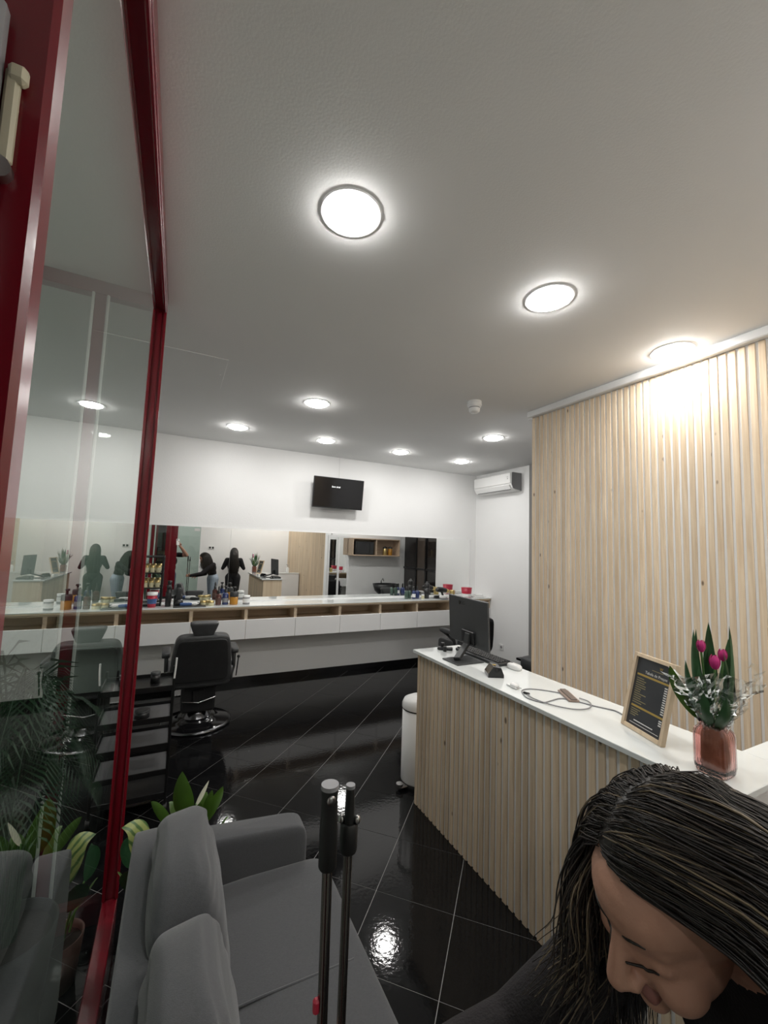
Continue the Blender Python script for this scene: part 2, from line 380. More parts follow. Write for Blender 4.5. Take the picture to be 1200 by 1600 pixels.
# window facing the corridor recess, same red frame
fw=thing('shop_window','red framed shop window set back beyond the glass screen','window',(-.9,2.41,0))
part('post',(-.452,2.38,0),(-.402,2.44,2.99),M['red'],fw)
part('glazing_bead',(-.402,2.37,.1),(-.390,2.385,2.99),M['white'],fw); part('glazing_bead',(-.464,2.37,.1),(-.452,2.385,2.99),M['white'],fw)
part('post',(-1.62,2.38,0),(-1.57,2.44,2.99),M['red'],fw)
part('top_rail',(-1.62,2.38,2.99),(-.205,2.44,CEIL),M['red'],fw)
part('bottom_rail',(-1.62,2.38,0),(-.205,2.44,.10),M['red'],fw)
part('pane',(-1.57,2.406,.1),(-.452,2.414,2.99),M['glassf'],fw,0); part('pane',(-.402,2.406,.1),(-.205,2.414,2.99),M['glassf'],fw,0)
struct(MB().b2((-2.1,2.38,-.1),(-1.62,2.44,CEIL)).build('wall_window_side',M['wall']))
# latch bracket on the near post
lb=thing('latch_bracket','cream metal latch bracket fixed to the dark side of the red post','bracket',(-.19,.505,2.05))
MB().box((.012,-.004,.14),(.012,.010,.10),bev=.003).box((.016,-.006,.185),(.016,.012,.02),bev=.004).build('strap',M['cream'],lb)
MB().box((-.03,-.012,.15),(.07,.022,.20),bev=.006).build('lock_case',M['grey'],lb)
MB().cyl((.008,-.01,.083),(.008,.002,.083),.012,n=12).build('screw',M['steel'],lb)
# open entrance door leaf beside the photographer
dl=thing('entrance_door','open red door leaf with dark glass beside the photographer','door',(-.25,-.16,0))
part('stile',(-.185,-.18,.01),(-.015,-.14,2.75),M['red'],dl); part('stile',(-.49,-.18,.01),(-.445,-.14,2.75),M['red'],dl)
part('rail',(-.445,-.18,.01),(-.185,-.14,.22),M['red'],dl); part('rail',(-.445,-.18,2.6),(-.185,-.14,2.75),M['red'],dl)
part('pane',(-.445,-.165,.22),(-.185,-.155,2.6),M['dglass'],dl,0)
MB().tube([(.07,.02,1.0),(.07,.06,1.0),(.07,.06,1.25),(.07,.02,1.25)],.008).build('handle',M['steel'],dl)
# front glazing behind the photographer
fg=thing('entrance_glazing','pale glass entrance panel in the wall behind the photographer','glass panel',(.25,YF-.07,0))
part('pane',(-.02,YF-.075,.03),(.52,YF-.063,CEIL-.02),M['glassf'],fg,0)
part('sill_rail',(-.02,YF-.09,0),(.52,YF-.05,.04),M['steel'],fg); part('head_rail',(-.02,YF-.09,CEIL-.05),(.52,YF-.05,CEIL),M['steel'],fg)
part('closer_box',(.36,YF-.06,2.02),(.50,YF-.02,2.09),M['white'],fg)
pl=tag(MB().box((0,.006,0),(.15,.012,.085),0,.003).box((-.035,.013,0),(.045,.006,.05),1,.002).box((.035,.013,0),(.045,.006,.05),1,.002).build('switch_plate',[M['white'],M['black']],None,(.80,YF,1.60)),'white double switch plate on the front wall by the entrance glass','switch')
# ================================================================== CEILING FIXTURES
def downlight(x,y,label,m='lampmat',group=None,off=None):
    t=thing(off+'_offscreen' if off else 'downlight',label,'ceiling light',(x,y,CEIL),0,group)
    MB().lathe([(.0940,-.001),(.0945,-.005),(.115,-.0045),(.1165,-.001)],n=40,sm=False).build('ring',M['trim'],t)
    MB().lathe([(.0005,-.024),(.045,-.023),(.075,-.019),(.090,-.013),(.0945,-.004)],n=40).build(off+'_diffuser_offscreen' if off else 'diffuser',M[m],t)
    return t
G1='downlights over the styling counter'
for x,lb_ in((.505,'above the barber chair by the trolley'),(1.54,'between the television and the barber chair'),(2.59,'just beyond the television side away from the trolley'),(3.61,'closest to the air conditioner')): downlight(x,4.73,'round lit ceiling downlight '+lb_,group=G1)
downlight(1.04,3.51,'round lit downlight in the ceiling over the middle of the tiled floor')
downlight(3.12,3.51,'round lit downlight in the ceiling between smoke detector and air conditioner')
downlight(.51,1.39,'round lit downlight in the ceiling above the grey sofa')
downlight(1.59,1.39,'round lit downlight in the ceiling above the reception counter')
downlight(2.67,1.39,'round lit downlight shining down against the slatted partition')
downlight(1.59,.1,'round lit downlight in the ceiling behind the woman in black',off='downlight_front')
downlight(2.62,.1,'round lit downlight over the return of the reception counter',off='downlight_return')
downlight(-.95,-1.25,'round corridor lamp in the ceiling outside the glass screen',off='corridor_lamp_side')
downlight(.3,-1.7,'round corridor lamp in the ceiling beyond the entrance',off='corridor_lamp_entrance')
sd=thing('smoke_detector','white cylindrical smoke detector on the ceiling','smoke detector',(2.21,2.73,CEIL))
MB().lathe([(.0005,-.004),(.058,-.004),(.062,-.03),(.058,-.045),(.0005,-.045)][::-1],n=28).lathe([(.060,0),(.060,-.01)],n=28).build('base',M['white'],sd)
MB().lathe([(.048,-.044),(.045,-.085),(.030,-.098),(.0005,-.098)][::-1],n=28).build('sensor_cap',M['white'],sd)
MB().lathe([(.0475,-.052),(.0490,-.056),(.0475,-.060)][::-1],n=28).build('vent_slit',M['grey'],sd)
ah=thing('ceiling_hatch','flush square access hatch outlined in the ceiling','hatch',(-.07,3.295,CEIL))
MB().box((0,0,-.002),(.597,.604,.005),bev=.0008).build('panel',M['ceil'],ah)
MB().cyl((.27,0,-.0055),(.27,0,-.004),.006,n=12).build('latch',M['trim'],ah)
# ================================================================== STYLING COUNTER + MIRROR
CT=1.02
for k in range(-3,7):
    x0=.19+.6*k; x1=min(x0+.6,4.56)
    if k==6: x1=4.56
    t=thing('drawer_unit','white fronted wall drawer unit '+{-3:'at the far end against the left wall',-2:'seen only through the glass screen',-1:'under the black product rack',0:'behind the barber chair by the trolley',1:'starting under the grey cream pot',2:'below the wall television',3:'just past the television',4:'under the small green bottles',5:'under the tool tray and shaker bottle',6:'in the corner under the red wax tub'}[k],'drawer unit',((x0+x1)/2,YB,.63),0,'drawer units along the styling counter')
    wd=x1-x0
    c=MB(); h=CT-.03-.63
    c.b2((-wd/2,-.385,0),(-wd/2+.018,-.003,h)).b2((wd/2-.018,-.385,0),(wd/2,-.003,h)).b2((-wd/2+.018,-.385,h-.018),(wd/2-.018,-.003,h)).b2((-wd/2+.018,-.385,0),(wd/2-.018,-.003,.018))
    c.build('carcass',M['pineh'],t)
    MB().b2((-wd/2+.018,-.02,.018),(wd/2-.018,-.003,h-.018)).build('back_board',M['pineh'],t)
    MB().b2((-wd/2+.002,-.403,-.003),(wd/2-.002,-.385,.225),bev=.002).build('drawer_front',M['wlac'],t)
    MB().b2((-wd/2+.02,-.375,.19),(wd/2-.02,-.03,.205)).build('drawer_box',M['pineh'],t)
tag(MB().b2((-1.99,YB-.412,CT-.03),(4.565,YB-.001,CT-.012),1,.002).b2((-1.99,YB-.415,CT-.012),(4.565,YB-.001,CT),0,.002).build('styling_worktop',[M['wglass'],M['pineh']]),'long white glass worktop with pale wood edge under the wall mirror','worktop')
mr=thing('wall_mirror','long frameless mirror on the back wall above the styling worktop','mirror',(1.2,YB,CT))
for a,b in((-1.95,.60),(.602,3.10),(3.102,4.44)):
    MB().b2((a-1.2,-.006,.012),(b-1.2,-.001,.927)).build('mirror_panel',M['mirror'],mr)
MB().b2((-3.15,-.016,0),(3.24,-.001,.012)).b2((-3.15,-.008,.927),(3.24,-.001,.932)).build('edge_strip',M['trim'],mr)
tag(MB().b2((3.24-.0+1.2,YB-.012,CT+.0),(4.46,YB-.002,CT+.932)).build('mirror_end_strip',M['trim']),'thin white strip at the right end of the wall mirror','trim strip')
# tv
tv=thing('wall_tv','black flat television tilted on the back wall','television',(1.985,YB-.12,2.30))
R5=Matrix.Rotation(math.radians(6),3,'X')
MB().box(R5@V((0,0,.213)),(.75,.034,.432),0,.005,R5).build('case',M['black'],tv)
MB().box(R5@V((0,-.018,.218)),(.725,.003,.405),0,0,R5).build('screen',M['screen'],tv)
MB().box((0,.075,.2),(.12,.09,.14),0,.004).build('wall_bracket',M['blackm'],tv)
def text(body,size,m,parent,loc,rot,name='lettering',ext=.0004,align='CENTER'):
    cu_=bpy.data.curves.new('t','FONT'); cu_.body=body; cu_.size=size; cu_.extrude=ext; cu_.align_x=align; cu_.align_y='CENTER'; cu_.resolution_u=2
    o=bpy.data.objects.new('t',cu_); COL.objects.link(o)
    me=bpy.data.meshes.new_from_object(o); bpy.data.objects.remove(o); bpy.data.curves.remove(cu_)
    me.materials.clear(); me.materials.append(m)
    q=obj(name,me,parent,loc); q.rotation_euler=rot; return q
text('Sem sinal',.034,M['screenlit'],tv,R5@V((-.05,-.0205,.30)),(math.radians(96),0,0))
MB().tube([(0.05,.105,.40),(.05,.113,.5),(.045,.114,.76)],.004,6).build('cable',M['white'],tv)
# air conditioner on the far right wall
ac=thing('air_conditioner','white split air conditioner high on the wall near the corner','air conditioner',(XR,4.945,2.69))
prof=[(-.001,.0),(-.10,-.0),(-.165,.035),(-.195,.085),(-.20,.12),(-.20,.255),(-.17,.278),(-.001,.278)]
MB().prism([(a,b) for a,b in prof],-.425,.425,ax=1).build('body',M['white'],ac)
MB().prism([(-.001,.005),(-.165,.03),(-.19,.085),(-.19,.27),(-.001,.27)],-.432,-.425,ax=1).build('end_cap',M['grey'],ac)
MB().b2((-.212,-.415,.105),(-.2,.415,.262),bev=.004).build('front_panel',M['white'],ac)
MB().box((-.186,0,.052),(.008,.78,.075),0,.002,Matrix.Rotation(math.radians(-33),3,'Y')).build('louvre',M['white'],ac)
MB().box((-.158,0,.022),(.012,.74,.014),0,0,Matrix.Rotation(math.radians(-33),3,'Y')).build('outlet_slot',M['black'],ac)
text('LG',.026,M['grey'],ac,(-.2126,-.36,.205),(math.radians(90),0,math.radians(-90)))
MB().cyl((-.2125,-.36,.178),(-.211,-.36,.178),.009,n=14).build('emblem',M['grey'],ac)
ol=tag(MB().box((0,0,0),(.010,.085,.085),0,.003).cyl((-.006,0,0),(-.004,0,0),.021,n=16,m=1).build('wall_socket',[M['white'],M['grey']],None,(XR-.005,4.90,.30)),'white wall socket low on the wall under the air conditioner','socket')
# ================================================================== BARBER CHAIRS
def barber_chair(loc,rz,label):
    t=thing('barber_chair',label,'barber chair',loc,rz)
    MB().lathe([(.0005,0),(.315,0),(.318,.018),(.300,.030),(.22,.040),(.17,.060),(.165,.075),(.0005,.076)],n=48).build('base_disc',M['skirt'],t)
    MB().lathe([(.302,.031),(.318,.026),(.322,.012)],n=48).build('rim_ring',M['dchrome'],t)
    MB().lathe([(.14,.07),(.115,.11),(.085,.14),(.08,.26)],n=28).build('column',M['dchrome'],t)
    MB().box((0,-.0,.275),(.30,.28,.27),0,.02).box((0,-.155,.30),(.10,.04,.12),0,.01).build('pump_housing',M['black'],t)
    MB().tube([(-.14,-.16,.26),(.0,-.19,.25),(.15,-.16,.28)],.007,8).build('pump_lever',M['chrome'],t)
    MB().pillow((0,.02,.475),(.56,.54,.16),(.3,.3),(32,14)).build('seat',M['leather2'],t)
    A=Matrix.Rotation(math.radians(-9),3,'X')   # backrest leans backwards (towards -Y)
    A=Matrix.Rotation(math.radians(9),3,'X')
    def taper(q):
        k=(q.z+.23)/.46; s=1.0-.13*max(0,k-.35)/.65; return V((q.x*s,q.y,q.z))
    MB().pillow((0,-.235,.67),(.535,.115,.47),(.26,.26),(40,20),0,A,taper).build('backrest',M['leather2'],t)
    MB().pillow((0,-.290,.665),(.475,.03,.40),(.2,.2),(36,14),0,A,taper).build('back_shell',M['leather'],t)
    MB().pillow((0,-.275,.955),(.215,.09,.135),(.32,.3),(28,14),0,A,lambda q:V((q.x*(1+.25*q.z/.07),q.y,q.z))).build('headrest',M['leather2'],t)
    MB().box((0,-.272,.89),(.08,.014,.10),0,.004).build('headrest_post',M['chrome'],t)
    for s in(-1,1):
        ar=MB().pillow((s*.305,-.02,.70),(.075,.30,.055),(.35,.35),(24,10)).build('armrest',M['leather2'],t)
        MB().tube([(s*.275,-.16,.46),(s*.295,-.17,.56),(s*.30,-.13,.675)],.018,10).tube([(s*.298,-.15,.60),(s*.300,.0,.655),(s*.30,.10,.675)],.016,10).build('arm_support',M['black'],ar)
        MB().pillow((s*.272,0,.50),(.05,.42,.16),(.4,.4),(20,10)).build('side_panel',M['leather2'],t)
    MB().tube([(.335,-.10,.44),(.345,-.12,.62)],.006,8).lathe([(.0005,.0),(.014,.008),(.014,.025),(.0005,.033)],(.346,-.121,.615),12).build('recline_lever',M['black'],t)
    MB().tube([(0,.22,.42),(0,.40,.24),(0,.5,.14)],.022,8).box((0,.5,.13),(.40,.16,.03),0,.01).build('footrest',M['chrome'],t)
    return t
barber_chair((.278,4.52,0),0,'black leather barber chair standing beside the black trolley')
barber_chair((3.56,4.52,0),0,'black leather barber chair half hidden behind the computer monitor')
# ================================================================== SOFA
so=thing('sofa','grey fabric two seat sofa standing along the glass screen','sofa',(.3,1.31,0))
SX,SY=.3,1.31
MB().b2((-.04-SX,.74-SY,.13),(.60-SX,1.90-SY,.27),bev=.02).build('base_frame',M['sofa'],so)
def softbox(lo,hi,e=.16,n=(40,16),fn=None,rot=None):
    lo=V(lo)-V((SX,SY,0));hi=V(hi)-V((SX,SY,0)); return MB().pillow((lo+hi)/2,hi-lo,(e,e),n,0,rot,fn)
softbox((-.075,.72,.10),(.035,1.92,.67),.14).build('back_panel',M['sofa'],so)
def armshape(q): 
    k=(q.x+.31)/.62
    return V((q.x,q.y,q.z-(.055*k if q.z>0 else 0)))
softbox((-.05,1.785,.10),(.585,1.905,.635),.16,fn=armshape).build('armrest',M['sofa'],so)
softbox((-.05,.715,.10),(.585,.825,.635),.16,fn=armshape).build('armrest',M['sofa'],so)
sc=softbox((.03,.82,.26),(.655,1.79,.445),.13,(48,16),fn=lambda q:V((q.x,q.y,q.z+(.012*(1-(q.x/.32)**2) if q.z>0 else 0)))).build('seat_cushion',M['sofa'],so)
MB().tube([(.05-SX,1.305-SY,.457),(.3-SX,1.305-SY,.459),(.6-SX,1.305-SY,.447),(.652-SX,1.305-SY,.40),(.654-SX,1.305-SY,.30)],.004,6).build('seam',M['sofa'],sc)
def cush(seed,dz):
    def fn(q):
        p=q*7+V((seed,seed*2,0)); 
        w_=.007*noise.noise(p)+(.011*noise.noise(V((q.x*3,q.y*3.5+seed,q.z*24+2*noise.noise(q*5))))+.005*noise.noise(V((q.x*6,q.y*6,q.z*48+seed))))*max(.2,min(1,(q.z+.10)/.15))
        sag=-.03*(abs(q.y)/.25)**2 if q.z>0 else 0
        t=1-.30*max(0,q.z/.2)**2
        return V((q.x*t+w_,q.y*(1-.10*max(0,q.z/.2)),q.z+sag))
    return fn
RY=Matrix.Rotation(math.radians(-9),3,'Y')
for y0,y1,sd_ in((1.285,1.79,3.1),(.80,1.30,8.7)):
    c=V((.105-SX,(y0+y1)/2-SY,.635))
    MB().pillow(c,(.21,y1-y0+.01,.41),(.48,.34),(96,64),0,RY,cush(sd_,0)).build('back_cushion',M['sofa'],so)
for x in(.0,.55):
    for y in(.80,1.84): MB().cyl((x-SX,y-SY,0),(x-SX,y-SY,.14),.014,.022,12).build('leg',M['black'],so)
# ================================================================== RECEPTION COUNTER
WZ=1.048
rc=thing('reception_counter','pine slat clad L-shaped reception counter with white inner panels','counter',(1.8,1.6,0))
def P_(lo,hi,m,name,bev=.002,root=rc): return part(name,lo,hi,m,root,bev)
P_((1.608,.72,0),(1.64,2.545,WZ-.0222),M['slatback'],'front_panel')
P_((1.60,2.545,0),(1.975,2.565,WZ-.022),M['pinep'],'end_panel')
P_((1.64,.70,0),(2.80,.72,WZ-.022),M['wlac'],'return_panel')
P_((1.955,.83,.0),(1.975,2.545,WZ-.022),M['wlac'],'back_panel')
P_((1.985,.80,0),(2.80,.82,WZ-.022),M['wlac'],'return_back_panel')
cs=MB().box((0,0,(WZ-.0225)/2),(.0085,.0300,WZ-.0235),bev=.0015).mesh('slat',M['pine'])
L0=V(rc.location)
for k in range(41):
    y=2.565-.017-k*.0455
    if y>.70: obj('slat',cs,rc,V((1.604,y,0))-L0)
wt=thing('reception_worktop','white glass L-shaped worktop of the reception counter','worktop',(1.8,1.6,WZ-.022))
part('slab',(1.572,.675,WZ-.022),(1.985,2.59,WZ),M['wglass'],wt,.002)
part('return_slab',(1.986,.675,WZ-.0219),(2.805,.828,WZ-.0005),M['wglass'],wt,.002)
# ---- monitor
mo=thing('computer_monitor','black computer monitor seen from behind on the reception worktop','monitor',(1.755,2.215,WZ))
part('foot',(1.625,2.13,WZ),(1.84,2.30,WZ+.008),M['charcoal'],mo,.003)
a=math.atan2(-.46,-.04); 
ML=V((1.88,2.56,0)); MR=V((1.84,2.10,0)); mc=(ML+MR)/2; dirm=(MR-ML).normalized(); nm=V((-dirm.y,dirm.x,0)); 
if nm.x>0: nm=-nm
Rm=Matrix((dirm,-nm,V((0,0,1)))).transposed()
tl=Matrix.Rotation(math.radians(3),3,dirm)
def mloc(u,d,z): return V((mc.x,mc.y,0))+dirm*u-nm*d+V((0,0,z))-V((1.755,2.215,WZ))
MB().box(mloc(0,0,1.280),(.48,.018,.325),0,.004,tl@Rm).build('case',M['monb'],mo)
MB().box(mloc(0,.0096,1.282),(.468,.002,.305),0,0,tl@Rm).build('screen',M['screen'],mo)
MB().box(mloc(0.02,-.012,1.175),(.15,.014,.09),0,.005,tl@Rm).build('rear_cover',M['black'],mo)
nk=[V((1.676,2.205,WZ+.022))-V((1.755,2.215,WZ)),mloc(0.03,-.03,1.13),mloc(0.03,-.02,1.20)]
nb=MB(); 
for q0,q1 in zip(nk[:-1],nk[1:]):
    d=q1-q0; z=d.normalized(); x=V((0,1,0)).cross(z).normalized(); y=z.cross(x)
    nb.box((q0+q1)/2,(.022,.05,d.length+.01),0,.004,Matrix((x,y,z)).transposed())
nb.build('stand_neck',M['charcoal'],mo)
zr=Matrix((-dirm*-1,V((0,0,1)),nm)).transposed() if False else Matrix((dirm,V((0,0,1)),nm)).transposed()
def mtl(u,v): return mloc(0,0,1.280)+tl@(dirm*u+nm*.0094+V((0,0,v)))
text('LG',.036,M['screen'],mo,mtl(-.045,.120),(tl@zr).to_euler(),ext=.0006)
MB().cyl(mtl(-.088,.120),mtl(-.088,.120)+nm*.0012,.014,n=18).build('emblem',M['screen'],mo)
# ---- keyboard
kb=thing('keyboard','black computer keyboard beside the monitor on the worktop','keyboard',(1.915,2.24,WZ))
rk=Matrix.Rotation(math.radians(-3),3,'Z')
MB().box((0,0,.012),(.13,.44,.022),0,.006).build('body',M['charcoal'],kb)
km=MB().box((0,0,0),(.015,.016,.008),0,.002).mesh('key',M['black'])
for i in range(5):
    for j in range(22): obj('key',km,kb,(-.045+i*.0215,-.205+j*.0195,.026))
ms=thing('computer_mouse','white computer mouse at the end of the keyboard','mouse',(1.93,1.955,WZ))
MB().pillow((0,0,.014),(.062,.105,.040),(.75,.8),(24,14),0,None,lambda q:V((q.x,q.y,max(q.z,-.014)))).build('shell',M['white'],ms)
MB().box((0,.025,.033),(.006,.02,.006),0,.002).build('wheel',M['grey'],ms)
# phone-like handset far left on worktop
tag(MB().box((0,0,.010),(.05,.11,.018),0,.006,Matrix.Rotation(.9,3,'Z')).cyl((.0,.03,.02),(.0,.03,.045),.014,n=12).cyl((-.03,-.04,0),(-.03,-.04,.035),.012,n=10).build('barcode_reader',M['black'],None,(1.79,2.50,WZ)),'small black barcode reader lying behind the monitor stand','barcode reader')
# ---- black card holder with gold crest
ch=thing('card_holder','black glossy card holder with gold crest on the worktop','card holder',(1.715,1.90,WZ))
ch.rotation_euler=(0,0,math.radians(-28))
MB().prism([(-.045,0),(.045,0),(.045,.018),(.030,.055),(-.015,.062),(-.045,.02)],-.048,.048,ax=1).build('holder',M['screen'],ch)
MB().lathe([(.0005,0),(.012,0),(.012,.001),(.0005,.001)],(.0,0,.0615),16).build('crest',M['gold'],ch)
tag(MB().box((0,0,.012),(.028,.048,.024),0,.005).cyl((-.006,-.024,.012),(-.006,-.042,.012),.0022,n=8,m=1).cyl((.006,-.024,.012),(.006,-.042,.012),.0022,n=8,m=1).box((0,.04,.006),(.014,.03,.008),0,.002).build('charger_plug',[M['white'],M['steel']],None,(1.665,1.685,WZ)),'white charger plug lying on the worktop by the cable','charger')
# ---- cable
cp=[(1.86,1.50),(1.80,1.585),(1.735,1.640),(1.675,1.640),(1.633,1.590),(1.615,1.54),(1.640,1.475),(1.700,1.475),(1.765,1.480),(1.800,1.455),(1.825,1.40),(1.84,1.355),(1.865,1.31),(1.885,1.27),(1.875,1.225),(1.855,1.17)]
cp2=[(1.86,1.44),(1.865,1.395),(1.835,1.355),(1.775,1.330),(1.705,1.352),(1.650,1.43),(1.632,1.52),(1.648,1.575)]
def smooth(pts,z,n=6):
    P=[V((x,y,z)) for x,y in pts]; out=[]
    for i in range(len(P)-1):
        p0,p1,p2,p3=P[max(i-1,0)],P[i],P[i+1],P[min(i+2,len(P)-1)]
        for k in range(n):
            t=k/n; out.append(.5*((2*p1)+(p2-p0)*t+(2*p0-5*p1+4*p2-p3)*t*t+(3*p1-p0-3*p2+p3)*t**3))
    return out+[P[-1]]
cb=thing('charging_cable','thin dark charging cable looped on the reception worktop','cable',(1.75,1.45,WZ))
off=V((1.75,1.45,WZ))
MB().tube([q-off for q in smooth(cp,WZ+.0032)],.003,6).build('cord',M['grey'],cb)
MB().tube([q-off for q in smooth(cp2,WZ+.0062)],.003,6).build('cord',M['grey'],cb)
MB().box(V((1.655,1.592,WZ+.007))-off,(.012,.034,.010),0,.003,Matrix.Rotation(.35,3,'Z')).build('connector',M['black'],cb)
tag(MB().box((0,0,.006),(.052,.15,.010),0,.002,Matrix.Rotation(-.52,3,'Z')).box((0,0,.014),(.03,.15,.006),1,.002,Matrix.Rotation(-.52,3,'Z')).build('wallet',[M['wal'],M['wal2']],None,(1.835,1.485,WZ)),'slim brown card wallet lying under the cable loop','wallet')
# ---- price list frame
mf=thing('price_list_frame','pale wooden frame with black price list leaning back on the worktop','picture frame',(1.752,1.068,WZ))
bl=V((1.787,1.171,0)); br=V((1.717,.966,0)); du=(br-bl).normalized(); fnm=V((du.y,-du.x,0)); 
if fnm.x>0: fnm=-fnm
tilt=math.radians(14); up=V((0,0,1))*math.cos(tilt)-fnm*math.sin(tilt); fn2=(fnm*math.cos(tilt)+V((0,0,1))*math.sin(tilt)).normalized()
# local frame: x=du, y=up, z=fn2
RM=Matrix((du,up,fn2)).transposed()
FW,FH=.218,.315
def fbox(name,u0,u1,v0,v1,d0,d1,m,bev=.001): 
    c=RM@V(((u0+u1)/2,(v0+v1)/2,(d0+d1)/2)); return MB().box(c,(u1-u0,v1-v0,d1-d0),0,bev,RM).build(name,m,mf)
h=FW/2
fbox('frame_side',-h,-h+.016,0,FH,-.012,.008,M['pinep']); fbox('frame_side',h-.016,h,0,FH,-.012,.008,M['pinep'])
fbox('frame_bottom',-h+.016,h-.016,0,.016,-.012,.008,M['pinep']); fbox('frame_top',-h+.016,h-.016,FH-.016,FH,-.012,.008,M['pinep'])
fbox('card',-h+.016,h-.016,.016,FH-.016,-.008,-.003,M['menu'],0)
fbox('gold_band',-.082,.085,.224,.232,-.003,-.0022,M['gold'],0); fbox('gold_band',-.082,.085,.092,.100,-.003,-.0022,M['gold'],0)
eM=RM.to_euler()
def mt(s,size,u,v,m,name='lettering',al='CENTER'): return text(s,size,m,mf,RM@V((u,v,-.0024)),eM,name,.0002,al)
mt('Tabela de Preços',.0165,.015,.244,M['ink']); mt('W',.016,.035,.277,M['gold'],'crest')
fbox('subtitle_line',-.01,.05,.2605,.2630,-.003,-.0024,M['rowgold'],0)
rr=random.Random(3)
rows=MB(); pr=MB()
for k in range(12):
    v=.212-k*.0092
    L_=.03+.04*rr.random()
    rows.box(RM@V((-.08+L_/2,v,-.0024)),(L_,.0032,.0003),0,0,RM)
    pr.box(RM@V((.074,v,-.0024)),(.014,.0045,.0003),0,0,RM)
for k in range(4):
    v=.083-k*.0085; L_=.025+.03*rr.random()
    rows.box(RM@V((-.08+L_/2,v,-.0024)),(L_,.003,.0003),0,0,RM)
    if k<3: pr.box(RM@V((.074,v,-.0024)),(.014,.0045,.0003),0,0,RM)
o=rows.build('price_rows',M['rowgold'],mf); o['kind']='stuff'; o=pr.build('price_figures',M['ink'],mf); o['kind']='stuff'
fbox('footer_line',-.055,.045,.038,.0415,-.003,-.0024,M['ink'],0); fbox('footer_line',-.075,.075,.0265,.0285,-.003,-.0024,M['ink'],0)
sg=MB().box(RM@V((0,.10,-.014)),(.05,.20,.004),0,.001,RM).build('easel_back',M['menu'],mf)
# ---- tulips in pink jar
tu=thing('tulip_vase','ribbed pink glass jar holding cellophane wrapped pink tulips','vase',(1.70,.785,WZ))
def sqf(a): 
    c,s_=abs(math.cos(a)),abs(math.sin(a)); return (1/max((c**5+s_**5)**(1/5),1e-6))*(1+.016*math.cos(a*28))
JS=.82
prof=[(.0005,.0),(.050,.0),(.056,.006),(.060,.025),(.060,.120),(.056,.134),(.045,.142),(.043,.150),(.047,.158),(.048,.166)]
inner=[(.045,.166),(.040,.150),(.042,.142),(.052,.130),(.056,.115),(.056,.03),(.052,.012),(.0005,.010)]
MB().lathe([(a_*JS,b_*1.06) for a_,b_ in prof+inner],n=84,flute=sqf).build('jar',M['pinkglass'],tu)
MB().lathe([(.0005,.012),(.036,.014),(.039,.05),(.036,.10),(.028,.15),(.0005,.16)],n=18,flute=lambda a:1+.12*math.sin(3*a)+.06*math.sin(7*a)).build('wrapped_stems',M['water'],tu)
def leafmesh(base,tip,width,bend,side=None,cup=.25,nu=4,nv=10,wfn=None,tw=0):
    base=V(base);tip=V(tip);bend=V(bend); d=(tip-base)
    def ctr(t): return base+d*t+bend*(4*t*(1-t))
    sd0=V(side) if side is not None else d.cross(V((0,0,1)))
    if sd0.length<1e-5: sd0=V((1,0,0))
    sd0.normalize()
    wf=wfn or (lambda t:math.sin(math.pi*min(1,t**.75*.97+.03))**.8)
    def fn(i,j):
        t=j; tg=(ctr(min(1,t+.02))-ctr(max(0,t-.02))).normalized(); s1=(sd0-tg*sd0.dot(tg)).normalized()
        if tw: s1=Matrix.Rotation(tw*t,3,tg)@s1
        nn=tg.cross(s1); x=(i-.5)*2; w_=width/2*wf(t)
        return ctr(t)+s1*(x*w_)+nn*(cup*w_*x*x)
    return MB().grid(nu,nv,fn)
lr=random.Random(11)
for k in range(24):
    a=lr.uniform(0,6.28); rr_=lr.uniform(.01,.085); hgt=lr.uniform(.30,.53)-rr_*.6
    b=V((math.cos(a)*.02,math.sin(a)*.02,.14)); tip=V((math.cos(a)*rr_*1.35,math.sin(a)*rr_*1.35,hgt))
    leafmesh(b,tip,lr.uniform(.030,.050),V((math.cos(a)*.022,math.sin(a)*.022,0)),V((-math.sin(a),math.cos(a),0)),.35).build('leaf',M['tulipleaf'],tu)
leafmesh((-.01,.03,.16),(-.060,.105,.335),.050,(0,.02,.01),sidecam,.2).build('leaf',M['leaf'],tu)
def bloom(x,y,z,s=1.0):
    b=MB()
    for k in range(6):
        a=k*math.pi/3+.3*(k%2); r_=.013*s*(1 if k%2 else .85)
        def fn(i,j,a=a,r_=r_):
            an=a+(i-.5)*1.5*(math.sin(math.pi*(.12+.8*j)))
            rr2=r_*(math.sin(math.pi*(.08+.78*j))**.7)*1.15+.0015
            return V((x+math.cos(an)*rr2,y+math.sin(an)*rr2,z+.048*s*j))
        b.grid(4,7,fn)
    st=MB().tube([(x*.3,y*.3,.14),(x*.7,y*.7,z*.55+.05),(x,y,z+.004)],.0035,7).build('stem',M['stem'],tu)
    b.build('bloom',M['petal'],tu); return st
bloom(-.035,-.025,.355); bloom(-.045,.01,.405,.85); bloom(.030,-.02,.375,.85)
M['cello']=glass('cellophane',(.96,.97,.97),3.2,.12)
def cello(i,j):
    a=i*2*math.pi; z=.145+.17*j
    flare=.032+.088*j**1.4
    n_=noise.noise(V((math.cos(a)*4,math.sin(a)*4,z*26)))*.040*j+.012*math.sin(a*9+z*30)*j+.016*noise.noise(V((math.cos(a)*11,math.sin(a)*11,z*60)))
    r_=flare+n_; lift=.06*max(0,math.sin(a+2.2))*j**2+.05*max(0,math.sin(2*a+.5))*j**3
    return V((math.cos(a)*r_,math.sin(a)*r_*1.15,z+lift+.02*noise.noise(V((a*2,z*9,1)))))
MB().grid(72,18,cello,0,False).build('cellophane',M['cello'],tu)
